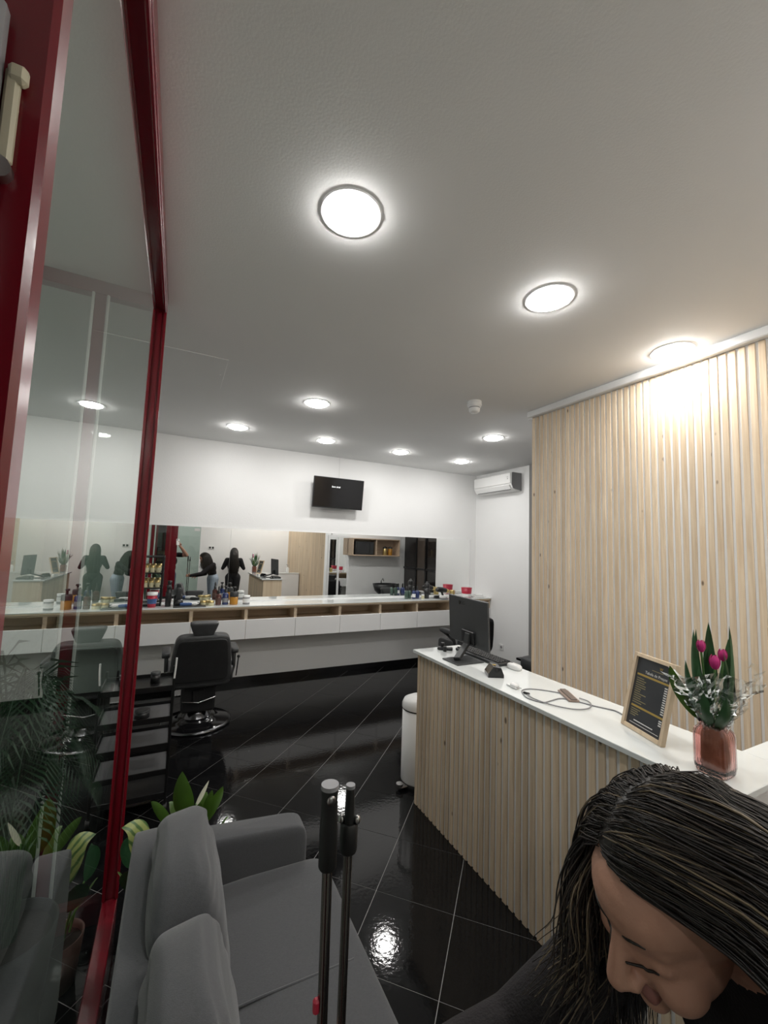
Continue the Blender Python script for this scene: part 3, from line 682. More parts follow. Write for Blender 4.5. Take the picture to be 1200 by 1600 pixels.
# clear pump bottle on the return
pb=thing('pump_bottle','clear pump bottle standing on the return of the reception worktop','bottle',(2.52,.755,WZ-.0005))
MB().lathe([(.0005,0),(.032,0),(.034,.01),(.034,.11),(.014,.13),(.014,.14),(.0005,.14)],n=20).build('body',M['white'],pb)
MB().cyl((0,0,.14),(0,0,.19),.006).box((-.015,0,.195),(.05,.014,.012),0,.004).build('pump',M['grey'],pb)
# ---- white pedal bin
bn=thing('pedal_bin','tall white pedal bin beside the end of the reception counter','bin',(1.755,2.775,0))
MB().lathe([(.0005,.03),(.125,.03),(.128,.04),(.128,.55),(.0005,.55)],n=40).build('body',M['white'],bn)
MB().lathe([(.129,0),(.129,.03),(.122,.034)],n=40).lathe([(.1295,.548),(.1295,.560)],n=40).build('base_ring',M['rubber'],bn)
MB().lathe([(.132,.558),(.132,.585),(.118,.615),(.07,.638),(.0005,.645)],n=40).build('lid',M['white'],bn)
MB().box((-.145,-.03,.022),(.06,.055,.012),0,.004).cyl((-.172,-.03,.022),(-.172,-.03,.045),.026,n=18).build('pedal',M['steel'],bn)
# ================================================================== TROLLEY
tr=thing('tool_trolley','black metal four tier trolley standing behind the red post','trolley',(-.135,3.30,0))
for sx in(-1,1):
    for sy in(-1,1): MB().box((sx*.175,sy*.15,.45),(.016,.016,.80),0,.003).build('post',M['blackm'],tr); 
for sx in(-1,1):
    for sy in(-1,1): MB().cyl((sx*.175-.012,sy*.15,.026),(sx*.175+.012,sy*.15,.026),.026,n=16).build('caster',M['rubber'],tr)
for z in(.10,.245,.41,.58,.78):
    ty=MB(); ty.box((0,0,z),(.34,.29,.006)); 
    ty.box((0,-.15,z+.008),(.36,.008,.035),0,.001).box((0,.15,z+.008),(.36,.008,.035),0,.001).box((-.176,0,z+.008),(.008,.30,.035),0,.001).box((.176,0,z+.008),(.008,.30,.035),0,.001)
    ty.build('tray',M['blackm'],tr)
for z in(.248,.413,.583): MB().box((.0,.0,z+.002),(.33,.28,.003)).build('tray_mat',M['traymat'],tr)
MB().tube([(.175,-.15,.84),(.18,-.16,.92),(.182,-.16,.985)],.006,8).build('post_highlight',M['white'],tr)  # white tube drawn as the bright highlight of the trolley post
for x,y,z,r_,h_,m_,lab in((.0,-.06,.5865,.045,.05,'black','squat black tin on a tray of the trolley'),(-.1,.03,.783,.035,.11,'bblue','small blue tub on the top tray of the trolley'),(.06,.02,.783,.03,.07,'black','small black jar on the top tray of the trolley')):
    t=thing('tin',lab,'tin',(-.135+x,3.30+y,z))
    MB().lathe([(.0005,0),(r_,0),(r_,h_*.8),(.0005,h_*.8)],n=24).build('body',M[m_],t); MB().lathe([(r_*1.03,h_*.8),(r_*1.03,h_),(r_*.9,h_*1.02),(.0005,h_*.98)],n=24).build('lid',M['charcoal'],t)
# ================================================================== ITEMS ON THE STYLING WORKTOP
def bottle(name,label,cat,x,y,prof,m,extra=(),group=None):
    t=thing(name,label,cat,(x,y,CT),0,group)
    MB().lathe(prof,n=20).build('body',M[m],t)
    for nm_,pr_,mm in extra: MB().lathe(pr_,n=18).build(nm_,M[mm],t)
    return t
def cylp(r,h): return [(.0005,0),(r*.95,0),(r,.004),(r,h-.004),(r*.95,h),(.0005,h)]
def ring(r,z0,z1): return [(r,z0),(r,z1)]
YI=5.32
bottle('gel_tub','red tub with white lid and blue label on the styling worktop','tub',-.215,5.28,[(.0005,0),(.040,0),(.050,.135),(.0005,.135)],'redp',(('lid',[(.053,.132),(.053,.165),(.0005,.168)],'white'),('label',[(.0445,.04),(.0495,.095)],'bluep')))
bottle('spray_bottle','tall black spray bottle near the red tub','bottle',-.055,5.29,cylp(.030,.16),'black',(('neck',[(.030,.158),(.016,.185),(.016,.20),(.0005,.20)],'black'),('trigger_head',[(.0005,.20),(.022,.20),(.024,.24),(.0005,.245)],'charcoal')))
t=thing('hair_clipper_dock','round black charging dock holding a hair clipper','clipper',(.050,5.30,CT))
MB().lathe([(.0005,0),(.052,0),(.050,.05),(.040,.075),(.0005,.08)],n=24).build('dock',M['black'],t); MB().pillow((0,0,.14),(.055,.045,.14),(.5,.5),(20,14)).build('clipper',M['charcoal'],t)
for x,y,m_,lab in((.19,5.25,'white','white hair trimmer lying flat by the clipper dock'),(.25,5.31,'black','black hair trimmer lying flat among the jars'),(.13,5.24,'bluep','blue handled comb clipper lying near the worktop edge')):
    t=thing('hair_trimmer',lab,'trimmer',(x,y,CT+(.0095 if y<5.28 else 0))); MB().pillow((0,0,.018),(.13,.04,.036),(.5,.5),(20,10)).build('body',M[m_],t); MB().box((.068,0,.016),(.02,.042,.008),0,.002).build('blade',M['steel'],t)
tag(MB().box((0,0,.005),(.34,.14,.010),0,.004).box((-.05,.02,.013),(.10,.02,.008),1,.002,).build('tool_mat',[M['charcoal'],M['steel']],None,(.17,5.22,CT)),'dark rubber tool mat under the trimmers','tool mat')
for k,(x,y) in enumerate(((.315,5.30),(.365,5.33),(.395,5.27))):
    bottle('wax_jar',('cream wax jar with gold lid nearest the black trimmer','cream wax jar with gold lid touching the mirror side','cream wax jar with gold lid beside the brown dropper bottle')[k],'jar',x,y,cylp(.036,.035),'creamj',(('lid',[(.0375,.034),(.0375,.055),(.0005,.057)],'goldcap'),))
bottle('dropper_bottle','brown beard oil bottle with black dropper','bottle',.478,5.29,[(.0005,0),(.031,0),(.033,.006),(.033,.115),(.014,.135),(.0005,.135)],'bbrown',(('dropper',[(.016,.133),(.016,.165),(.009,.17),(.010,.215),(.0005,.225)],'black'),('label',[(.0336,.03),(.0336,.085)],'terr')))
bottle('tonic_bottle','dark navy tonic bottle with pump and pale round label','bottle',.558,5.31,[(.0005,0),(.034,0),(.036,.006),(.036,.125),(.015,.145),(.0005,.145)],'bblue',(('pump',[(.016,.143),(.016,.175),(.007,.18),(.007,.205),(.020,.207),(.018,.222),(.0005,.222)],'black'),('label',[(.0366,.03),(.0366,.08)],'grey')))
t=bottle('amber_jar','amber liquid jar with black pump top','jar',.655,5.30,[(.0005,0),(.046,0),(.048,.006),(.048,.10),(.0005,.10)],'amber',(('cap',[(.050,.095),(.050,.14),(.040,.155),(.0005,.157)],'charcoal'),('pump',[(.012,.155),(.012,.19),(.024,.192),(.022,.212),(.0005,.214)],'black')))
bottle('cream_pot','grey pot with white lid and white label beside the amber jar','jar',.80,5.30,cylp(.042,.085),'grey',(('lid',[(.044,.083),(.044,.105),(.0005,.107)],'white'),('label',[(.0426,.02),(.0426,.07)],'white')))
for k,(x,y,m_,lab) in enumerate(((3.09,5.32,'bgreen','small green bottle with black cap at the outer end of the bottle row'),(3.15,5.34,'bgreen','small green bottle with black cap between green and blue bottles'),(3.21,5.31,'bblue','small blue bottle with white label in the bottle row'),(3.28,5.33,'bblue','wide blue bottle with black cap beside the cream tub'))):
    r_=.028 if k<3 else .036
    bottle('lotion_bottle',lab,'bottle',x,y,[(.0005,0),(r_,0),(r_,.105),(.012,.125),(.0005,.125)],m_,(('cap',[(.013,.122),(.013,.165),(.008,.185),(.0005,.187)],'black'),('label',[(r_+.0006,.025),(r_+.0006,.075)],'white' if k==2 else m_)))
bottle('cream_tub','small cream tub next to the wide blue bottle','jar',3.365,5.30,cylp(.024,.05),'creamj',(('lid',[(.025,.049),(.025,.06),(.0005,.061)],'white'),))
bottle('shaker_bottle','tall black shaker bottle between the blue bottle and the tool tray','bottle',3.44,5.31,[(.0005,0),(.036,0),(.040,.17),(.0005,.17)],'black',(('lid',[(.042,.168),(.042,.215),(.025,.235),(.0005,.237)],'black'),('spout',[(.018,.232),(.014,.255),(.0005,.257)],'charcoal')))
t=thing('tool_tray','grey oval tray with clippers by the hairdryer','tray',(3.66,5.26,CT))
MB().lathe([(.0005,0),(.11,0),(.13,.012),(.126,.012),(.108,.004),(.0005,.004)],n=32).build('dish',M['grey'],t)
for x,y,m_,lab in((3.60,5.26,'black','black clipper lying in the grey tray'),(3.68,5.23,'white','white clipper lying in the grey tray')):
    t=thing('clipper',lab,'clipper',(x,y,CT+.004)); MB().pillow((0,0,.022),(.12,.045,.044),(.5,.5),(20,10)).build('body',M[m_],t); MB().box((.063,0,.018),(.02,.042,.010),0,.002).build('blade',M['steel'],t)
t=thing('hair_dryer','black hairdryer with gold nozzle resting on the worktop','hairdryer',(3.78,5.36,CT))
MB().tube([(-.13,0,.115),(-.10,0,.125),(-.02,0,.118),(.05,0,.105)],[.026,.040,.042,.034],16).build('barrel',M['black'],t)
MB().tube([(.05,0,.105),(.095,0,.095)],[.035,.028],16).build('nozzle',M['goldcap'],t); MB().tube([(-.03,0,.09),(-.01,0,.04),(0,0,.0)],[.018,.017,.02],12).build('handle',M['charcoal'],t)
bottle('gold_jar','squat gold jar beside the hairdryer nozzle','jar',3.93,5.33,cylp(.042,.10),'goldcap',(('lid',[(.043,.098),(.043,.115),(.0005,.117)],'goldcap'),))
bottle('wax_tin','red tub with white lower label at the corner end of the worktop','tub',4.19,5.30,[(.0005,0),(.070,0),(.085,.15),(.0005,.15)],'redp',(('label',[(.0708,.005),(.0775,.06)],'white'),('rim',[(.086,.145),(.088,.155),(.0005,.155)],'redp')))
tag(MB().box((0,0,.012),(.20,.12,.024),0,.004).box((.02,.01,.034),(.14,.08,.02),0,.004).build('towel_stack',M['white'],None,(4.40,5.28,CT)),'folded white towels at the corner end of the styling worktop','towels')
# product rack
rk=thing('product_rack','black metal rack of small jars on the styling worktop by the red post','rack',(-.30,5.41,CT))
for sx in(-1,1): 
    for sy in(-1,1): MB().box((sx*.165,sy*.065,.28),(.018,.018,.56),0,.002).build('upright',M['blackm'],rk)
for z in(.012,.20,.37,.552): MB().box((0,0,z),(.348,.148,.012),0,.002).build('shelf',M['blackm'],rk)
for z in(.206,.376):
    for k in range(5):
        x=-.12+.06*k
        t=thing('product_jar','small cream jar with gold lid on the '+('lower' if z<.3 else 'upper')+' shelf of the product rack','jar',(-.30+x,5.40,CT+z),0,'jars on the '+('lower' if z<.3 else 'upper')+' rack shelf')
        MB().lathe(cylp(.024,.055),n=16).build('body',M['creamj'],t); MB().lathe([(.025,.054),(.025,.085),(.0005,.087)],n=16).build('lid',M['goldcap'],t)
# ================================================================== PLANTS
def pot(t,r0,r1,h_,m_): 
    MB().lathe([(.0005,0),(r0,0),(r1,h_),(r1*.93,h_),(r1*.9,h_-.03)],n=28).build('pot',M[m_],t); MB().lathe([(r1*.9,h_-.03),(.0005,h_-.025)],n=28).build('soil',M['soil'],t)
pl_=random.Random(5)
pe=thing('peace_lily','potted peace lily with glossy green leaves and white spathe behind the sofa arm','potted plant',(.17,2.32,0))
pot(pe,.08,.11,.20,'black')
def L(tip,w_,bend,m_='leaf',root=pe,base=(0,0,.19),side=None,cup=.18,tw=0): 
    b=V(base)+V((pl_.uniform(-.03,.03),pl_.uniform(-.03,.03),0)); tip=V(tip); mid=b+(tip-b)*.45+V(bend)*.5
    st=MB().tube([b,b+(mid-b)*.5+V((0,0,.01)),mid],.004,6).build('leaf_stalk',M['stem'],root)
    leafmesh(mid,tip,w_,V(bend)*.5,side,cup,6,12,None,tw).build('leaf',M[m_],root)
L((-.07,.05,.615),.105,(-.02,0,.0),side=sidecam); L((.02,.0,.47),.085,(-.01,0,.03),side=sidecam); L((.075,.02,.51),.05,(0,0,.02),side=sidecam); L((.13,.05,.50),.05,(.02,0,.05),side=V((.3,.2,.9)))
L((.15,-.03,.38),.06,(.02,0,.05)); L((-.2,.05,.50),.045,(-.03,0,.06),side=V((.2,.1,.9))); L((.0,-.1,.40),.07,(0,-.02,.05)); L((-.06,-.09,.38),.07,(0,0,.05)); L((.06,.12,.45),.07,(0,.02,.05)); L((-.12,.12,.44),.06,(0,.02,.05)); L((.12,-.02,.30),.05,(.02,0,.04))
MB().tube([(0,0,.19),(.0,.0,.40),(.0,.0,.47)],.0035,6).build('flower_stalk',M['stem'],pe); leafmesh((.0,.0,.46),(.055,.01,.565),.022,(0,0,.0),sidecam,.5).build('spathe',M['spathe'],pe)
ca=thing('calathea','potted plant with yellow striped arching leaf against the glass','potted plant',(-.02,2.14,0))
pot(ca,.065,.085,.18,'terr')
L((-.105,-.10,.60),.10,(.045,-.02,.10),'leafy',ca,(0,0,.17),V((.6,.7,.2)),.25); L((.06,.05,.48),.08,(.02,.02,.06),'leafd',ca,(0,0,.17)); L((-.08,.07,.46),.08,(-.02,.02,.06),'leafd',ca,(0,0,.17)); L((-.06,-.12,.44),.09,(-.01,-.02,.05),'leafd',ca,(0,0,.17)); L((.08,-.07,.40),.08,(.02,-.02,.05),'leaf',ca,(0,0,.17)); L((-.11,0,.36),.07,(-.01,0,.04),'leaf',ca,(0,0,.17))
pm_=thing('palm_plant','feathery dark green palm in a black planter beyond the glass','palm',(-.46,2.02,0))
MB().lathe([(.0005,0),(.12,0),(.155,.34),(.145,.34),(.135,.31)],n=28).build('planter',M['charcoal'],pm_); MB().lathe([(.135,.31),(.0005,.315)],n=28).build('soil',M['soil'],pm_)
for k in range(26):
    a=k*2.4+.2; ln=pl_.uniform(.45,.75); rs=pl_.uniform(.35,.85)
    hd_=V((math.cos(a),math.sin(a),0)); 
    if hd_.x>0: hd_.x*=.6
    if hd_.y>0: hd_.y*=.5
    b=V((math.cos(a)*.03,math.sin(a)*.03,.30)); z1=pl_.uniform(.45,.85)
    def cp_(t): return b+hd_*(ln*t*t*.5)+V((0,0,z1*min(1,2*t)+rs*t*1.15-rs*1.15*t*t))
    fr=MB(); fr.tube([cp_(i/12) for i in range(13)],[.005-.0035*i/12 for i in range(13)],5)
    sd_=V((-math.sin(a),math.cos(a),0))
    for i in range(9,27):
        t=i/27; p0=cp_(t); tg=(cp_(t+.02)-p0).normalized()
        for sg in(-1,1):
            ll=.19*math.sin(math.pi*(.12+.8*(t-.3)/.7)); d=(sd_*sg*.8+tg*.7+V((0,0,-.12))).normalized()
            tip=p0+d*ll+V((0,0,-.35*ll)); w_=tg*.006
            if pm_.location.x+tip.x>-.20: tip.x=-.20-pm_.location.x
            fr.add([p0-w_*.4,p0+d*ll*.5+w_*1.0+V((0,0,.004)),tip,p0+d*ll*.5-w_*1.0+V((0,0,.004))],[(0,1,2,3)])
    fr.build('frond',M['leafd'],pm_)
# ================================================================== BACK ROOM SIDE (seen in the mirror)
sh=thing('wall_shelf','pale wood box shelf on the wall behind the partition','shelf',(3.94,2.67,1.57))
for lo,hi,nm_ in(((-.58,0,0),(.58,.30,.022),'bottom_board'),((-.58,0,.358),(.58,.30,.38),'top_board'),((-.58,0,.022),(-.558,.30,.358),'side_board'),((.558,0,.022),(.58,.30,.358),'side_board'),((-.02,0,.022),(0,.30,.358),'divider'),((-.558,0,.022),(.558,.012,.358),'back_board')): MB().b2(lo,hi,bev=.002).build(nm_,M['shelfwood'],sh)
t=thing('microwave','black microwave in the left compartment of the box shelf','microwave',(3.65,2.84,1.5925)); MB().box((0,0,.145),(.44,.22,.29),0,.006).build('case',M['black'],t); MB().box((-.04,.113,.145),(.30,.006,.22),0,.002).build('door',M['screen'],t); MB().box((.17,.113,.145),(.07,.006,.22),0,.002).build('control_panel',M['charcoal'],t)
for x,m_,lab in((4.2,'goldcap','gold canister on the box shelf beside the dark bottle'),(4.33,'amber','amber canister on the box shelf by the end board')): 
    t=thing('canister',lab,'canister',(x,2.85,1.592)); MB().lathe(cylp(.05,.15),n=20).build('body',M[m_],t); MB().lathe([(.051,.148),(.051,.18),(.02,.19),(.0005,.2)],n=20).build('lid',M['charcoal'],t)
t=thing('standing_mirror','tall white framed double mirror on the wall behind the partition','mirror',(3.15,2.67,.25))
for lo,hi,nm_,m_ in(((-.25,0,0),(-.21,.03,1.75),'frame','trim'),((.21,0,0),(.25,.03,1.75),'frame','trim'),((-.21,0,0),(.21,.03,.05),'frame','trim'),((-.21,0,1.70),(.21,.03,1.75),'frame','trim'),((-.02,0,.05),(.02,.03,1.70),'frame','trim'),((-.21,.004,.05),(-.02,.016,1.70),'pane','mirror'),((.02,.004,.05),(.21,.016,1.70),'pane','mirror')): MB().b2(lo,hi).build(nm_,M[m_],t)
wb=thing('wash_basin_unit','black hair washing basin unit under the box shelf','wash basin',(4.10,3.15,0))
MB().box((0,-.1,.35),(.34,.30,.70),0,.02).build('pedestal',M['black'],wb)
MB().lathe([(.0005,.74),(.14,.75),(.23,.84),(.27,.98),(.255,.98),(.22,.86),(.13,.78),(.0005,.775)],n=32,flute=lambda a:1+.12*math.cos(2*a)).build('basin',M['leather'],wb)
MB().tube([(0,-.2,.76),(0,-.24,1.02),(0,-.16,1.08),(0,-.12,1.03)],.012,10).build('tap',M['chrome'],wb)
MB().pillow((0,.45,.42),(.52,.50,.16),(.35,.35),(28,12)).build('seat',M['leather2'],wb); MB().pillow((0,.28,.68),(.46,.12,.50),(.35,.35),(28,14),0,Matrix.Rotation(.3,3,'X')).build('backrest',M['leather2'],wb)
MB().box((0,.42,.18),(.30,.34,.36),0,.02).build('base',M['black'],wb)
# ================================================================== PEOPLE
import numpy as np
class Body:
    def __init__(s): s.p=[]; s.mb=MB()
    def cap(s,p0,p1,r0,r1,tg,n=14):
        p0=V(p0);p1=V(p1); d=p1-p0; L_=max(d.length,1e-6); z=d/L_; x=z.orthogonal().normalized(); y=z.cross(x)
        vs=[];fs=[];rows=[]
        for k in range(5): ph=-math.pi/2+math.pi/2*k/4; rows.append((p0,r0,ph))
        for k in range(5): ph=math.pi/2*k/4; rows.append((p1,r1,ph))
        for (c,r,ph) in rows:
            for i in range(n):
                a=2*math.pi*i/n; vs.append(c+z*(r*math.sin(ph))+(x*math.cos(a)+y*math.sin(a))*max(r*math.cos(ph),1e-5))
        for j in range(len(rows)-1):
            for i in range(n): k=(i+1)%n; fs.append((j*n+i,j*n+k,(j+1)*n+k,(j+1)*n+i))
        fs.append(tuple(reversed(range(n)))); fs.append(tuple(range((len(rows)-1)*n,len(rows)*n)))
        s.mb.add(vs,fs); s.p.append(('c',p0,p1,r0,r1,tg)); return s
    def ell(s,c,r,tg,R=None,n=20):
        c=V(c);R=R or Matrix.Identity(3); vs=[];fs=[];m=n//2
        for j in range(m+1):
            ph=-math.pi/2+math.pi*j/m
            for i in range(n):
                a=2*math.pi*i/n; k=max(math.cos(ph),1e-4); vs.append(c+R@V((r[0]*k*math.cos(a),r[1]*k*math.sin(a),r[2]*math.sin(ph))))
        for j in range(m):
            for i in range(n): k=(i+1)%n; fs.append((j*n+i,j*n+k,(j+1)*n+k,(j+1)*n+i))
        fs.append(tuple(reversed(range(n)))); fs.append(tuple(range(m*n,(m+1)*n)))
        s.mb.add(vs,fs); s.p.append(('e',c,r,R,tg)); return s
    def chain(s,pts,rs,tg):
        for i in range(len(pts)-1): s.cap(pts[i],pts[i+1],rs[i],rs[i+1],tg)
        return s
    def finish(s,name,mats,order,vox,root,smooth=6):
        me=s.mb.mesh(name,[]); o=bpy.data.objects.new('tmp',me); COL.objects.link(o)
        m=o.modifiers.new('r','REMESH'); m.mode='VOXEL'; m.voxel_size=vox; m.use_smooth_shade=True
        m2=o.modifiers.new('s','SMOOTH'); m2.factor=.5; m2.iterations=smooth
        dg=bpy.context.evaluated_depsgraph_get(); dg.update()
        out=bpy.data.meshes.new_from_object(o.evaluated_get(dg)); bpy.data.objects.remove(o)
        out.name=name; out.materials.clear()
        for q in order: out.materials.append(mats[q])
        nf=len(out.polygons); c=np.empty(nf*3); out.polygons.foreach_get('center',c); c=c.reshape(-1,3)
        best=np.full(nf,1e9); ti=np.zeros(nf,dtype=np.int32)
        for q in s.p:
            if q[0]=='c':
                a=np.array(q[1]);b=np.array(q[2]);ab=b-a; t=np.clip(((c-a)@ab)/max(ab@ab,1e-9),0,1); d=np.linalg.norm(c-(a+t[:,None]*ab),axis=1)-(q[3]+(q[4]-q[3])*t); tg=q[5]
            else:
                Ri=np.array(q[3].transposed()); l=(c-np.array(q[1]))@Ri.T; r=np.array(q[2]); k=np.linalg.norm(l/r,axis=1); d=(k-1)*r.min(); tg=q[4]
            u=d<best; best[u]=d[u]; ti[u]=order.index(tg)
        out.polygons.foreach_set('material_index',ti); out.polygons.foreach_set('use_smooth',np.ones(nf,dtype=bool)); out.update()
        off=V(root.location); out.transform(Matrix.Translation(-off))
        return obj(name,out,root)
def frame(fwd,roll=0):
    f=V(fwd).normalized(); u=(V((0,0,1))-f*f.z).normalized(); r=f.cross(u)
    M3=Matrix((r,f,u)).transposed()
    return M3@Matrix.Rotation(roll,3,'Y') if roll else M3
def head(B,c,R,k=1.0,detail=True):
    c=V(c)
    def h(x,y,z): return c+R@V((x*k,y*k,z*k))
    B.ell(h(0,-.012,.030),(.076*k,.096*k,.088*k),'skin',R); B.ell(h(0,.028,-.020),(.063*k,.068*k,.088*k),'skin',R)
    B.ell(h(0,.030,.036),(.064*k,.068*k,.058*k),'skin',R); B.ell(h(0,.030,-.072),(.048*k,.058*k,.042*k),'skin',R); B.ell(h(0,.080,-.098),(.020*k,.018*k,.018*k),'skin',R)
    for s in(-1,1):
        B.ell(h(s*.038,.062,-.038),(.026*k,.030*k,.028*k),'skin',R); B.ell(h(s*.077,-.008,-.010),(.008*k,.020*k,.032*k),'skin',R)
        B.cap(h(s*.014,.082,.016),h(s*.040,.070,.018),.010*k,.009*k,'skin'); B.ell(h(s*.033,.074,-.002),(.015*k,.012*k,.010*k),'skin',R)
    B.cap(h(0,.094,.010),h(0,.116,-.036),.009*k,.013*k,'skin'); 
    for s in(-1,1): B.ell(h(s*.012,.104,-.040),(.009*k,.010*k,.008*k),'skin',R)
    B.cap(h(-.019,.090,-.068),h(.019,.090,-.068),.006*k,.006*k,'lip'); B.cap(h(-.016,.091,-.068),h(.016,.091,-.068),.009*k,.009*k,'lip')
    return h
def hand(B,w,d,nrm,side,curl=.9,k=1.0):
    # wrist w, finger direction d, palm normal nrm (towards what is held), side +-1 where the thumb leaves
    w=V(w);d=V(d).normalized();nrm=V(nrm);nrm=(nrm-d*nrm.dot(d)).normalized();x=d.cross(nrm)*side
    pc=w+d*.045*k
    B.ell(pc,(.040*k,.050*k,.016*k),'skin',Matrix((x,d,nrm)).transposed())
    for i,(o,l) in enumerate(((.028,.068),(.0095,.076),(-.0095,.071),(-.028,.056))):
        q=pc+d*.042*k+x*o*k; dd=d.copy(); r=.0088*k
        for j in range(3):
            ang=curl*(.55 if j==0 else 1.0); dd=(Quaternion(d.cross(nrm),0) and (Matrix.Rotation(ang,3,d.cross(nrm))@dd))
            ll=l*k*(.45,.32,.26)[j]; q2=q+dd*ll; B.cap(q,q2,r,r*.92,'skin',10); q=q2; r*=.92
    q=w+d*.022*k+x*.030*k; t1=q+(x*.75+d*.65+nrm*.35).normalized()*.038*k; t2=t1+(d*.75+nrm*.7*curl+x*.1).normalized()*.03*k; B.cap(q,t1,.012*k,.010*k,'skin',10); B.cap(t1,t2,.010*k,.0085*k,'skin',10)
def hair(name,root,hc,R,k,strands,seed,mats,steps,step,comb,blockers,grav=.35,rad=(.0025,.0045),region=None,spread=1.0,lift=1.0,wave=.0,steer=False,wts=(.62,.28,.10),extra=None):
    g=random.Random(seed); mb=MB(); off=V(root.location); hc=V(hc)
    er=V((.084,.106,.099))*k; ec=hc+R@(V((0,-.014,.028))*k)
    Ri=R.transposed()
    for n_ in range(strands):
        for _ in range(40):
            th=g.uniform(0,2*math.pi); zz=g.uniform(-.35,1); rr_=math.sqrt(max(0,1-zz*zz)); d=V((rr_*math.cos(th),rr_*math.sin(th),zz))
            if region(d): break
        else: continue
        layer=1.0+.09*g.random()*lift
        p=ec+R@V((d.x*er.x*1.0,d.y*er.y*1.0,d.z*er.z*1.0))
        v=R@comb(d,g); v.normalize(); vc=v.copy(); pts=[p]; ph=g.uniform(0,6.28); N_=int(steps*g.uniform(.75,1.1))
        for i in range(N_):
            t=i/N_
            ll_=Ri@(p-ec)
            if steer and ll_.y>-.035*k and abs(ll_.x)<er.x*1.02 and ll_.z>-.03*k: v=(v*.65+vc*.35+V((0,0,-1))*grav*.10).normalized()
            else: v=(v+V((0,0,-1))*grav*(.4+1.2*t)).normalized()
            p=p+v*step
            if wave: p=p+(R@V((1,0,0)))*(wave*math.sin(ph+i*.9)*t)
            l=Ri@(p-ec); e=V((l.x/er.x,l.y/er.y,l.z/er.z)); 
            if e.length<layer:
                e=e.normalized()*layer; np2=ec+R@V((e.x*er.x,e.y*er.y,e.z*er.z)); p=np2
                nn=(R@V((e.x/er.x,e.y/er.y,e.z/er.z))).normalized(); v=(v-nn*v.dot(nn)).normalized()
            for (bc,br) in blockers:
                l=p-bc; e=V((l.x/br[0],l.y/br[1],l.z/br[2]))
                if e.length<layer: e=e.normalized()*layer; p=bc+V((e.x*br[0],e.y*br[1],e.z*br[2]))
            pts.append(p.copy())
        r0=g.uniform(*rad); L_=len(pts)
        mb.tube([q-off for q in pts],[r0*(.55+.45*min(1,4*i/L_))*(1-.75*max(0,(i/L_-.6)/.4)) for i in range(L_)],4,g.choices(range(len(mats)),list(wts)[:len(mats)])[0],True)
    if extra: extra(mb,off,g)
    # scalp under-layer
    vs=MB()
    c2=MB(); ns=28; ms=14
    pts=[];fs=[]
    for j in range(ms+1):
        phi=math.pi*j/ms
        for i in range(ns):
            a=2*math.pi*i/ns; d=V((math.sin(phi)*math.cos(a),math.sin(phi)*math.sin(a),math.cos(phi))); pts.append((d,ec+R@V((d.x*er.x*.99,d.y*er.y*.99,d.z*er.z*.99))-off))
    for j in range(ms):
        for i in range(ns):
            q=(j*ns+i,(j+1)*ns+i,(j+1)*ns+(i+1)%ns,j*ns+(i+1)%ns)
            if all(region(pts[z_][0]) for z_ in q): fs.append(q)
    mb.add([q[1] for q in pts],fs,0,True)
    o=mb.build(name,mats,root); o['kind']='stuff'; return o
def torso(B,pel,chest,nk,shr,shl,wst,hips=.155,up=V((0,0,1)),fw=V((0,1,0)),top='top',bot='bottom',k=1.0):
    rt=fw.cross(up).normalized(); Rr=Matrix((rt,fw,up)).transposed()
    mid=(pel+chest)/2
    B.ell(pel,(hips*k,.115*k,.115*k),bot,Rr); B.ell(mid+(pel-chest).normalized()*-.0,(wst*k,.095*k,(chest-pel).length*.55),top,Rr); B.ell(chest,(.155*k,.108*k,.150*k),top,Rr)
    B.cap(shr,shl,.055*k,.055*k,top); B.cap(chest+(nk-chest)*.5,nk,.075*k,.052*k,top)
def legs(B,pel,fw,feet,bot,k=1.0,bend=.03):
    rt=fw.cross(V((0,0,1))).normalized()
    for s,f in zip((1,-1),feet):
        hip=pel+rt*(.082*s)+V((0,0,-.04)); ank=V((f[0],f[1],.09)); kn=(hip+ank)/2+fw*bend+V((0,0,.01))
        B.chain([hip,lerp(hip,kn,.5),kn],[.092*k,.076*k,.058*k],bot); B.chain([kn,lerp(kn,ank,.35),ank],[.057*k,.056*k,.040*k],bot); 
        B.cap(ank,ank+V((0,0,-.03)),.036,.036,'skin')
def shoe(root,f,fw,m):
    off=V(root.location); R=Matrix((fw.cross(V((0,0,1))).normalized(),fw,V((0,0,1)))).transposed()
    MB().pillow(V((f[0],f[1],.055))+fw*.05-off,(.086,.255,.10),(.6,.65),(24,12),0,R,lambda q:V((q.x,q.y,max(-.055,q.z-.028*max(0,q.y/.13))))).build('shoe',m,root)
# ---------- woman bending over the broom
P1=V((.80,.26,0))
w1=thing('person','woman with long brown hair bending down holding a broom in black top and light jeans','person',P1)
B=Body(); F1=V((-.93,.36,0)).normalized(); RT1=F1.cross(V((0,0,1))).normalized()
hc=V((.602,.325,1.356)); FH1=V((-.84,.19,-.48)); R1=frame(FH1,math.radians(-8))
h1=head(B,hc,R1,1.04)
pel=V((.82,.25,.90)); chest=V((.765,.275,1.13)); nk=V((.715,.285,1.275)); upb=(chest-pel).normalized()
shr=V((.735,.285,1.205))+RT1*.17; shl=V((.735,.285,1.205))-RT1*.17
torso(B,pel,chest,nk,shr,shl,.128,.15,upb,(F1-upb*F1.dot(upb)).normalized())
B.cap(nk,hc+R1@V((0,-.03,-.06)),.050,.052,'skin')
BR=V((.243,.622,.97))
elr=V((.545,.545,1.00)); wrr=BR+V((.062,-.030,-.01))
B.chain([shr,lerp(shr,elr,.5),elr],[.060,.056,.048],'top'); B.chain([elr,lerp(elr,wrr,.4),wrr],[.047,.044,.034],'top')
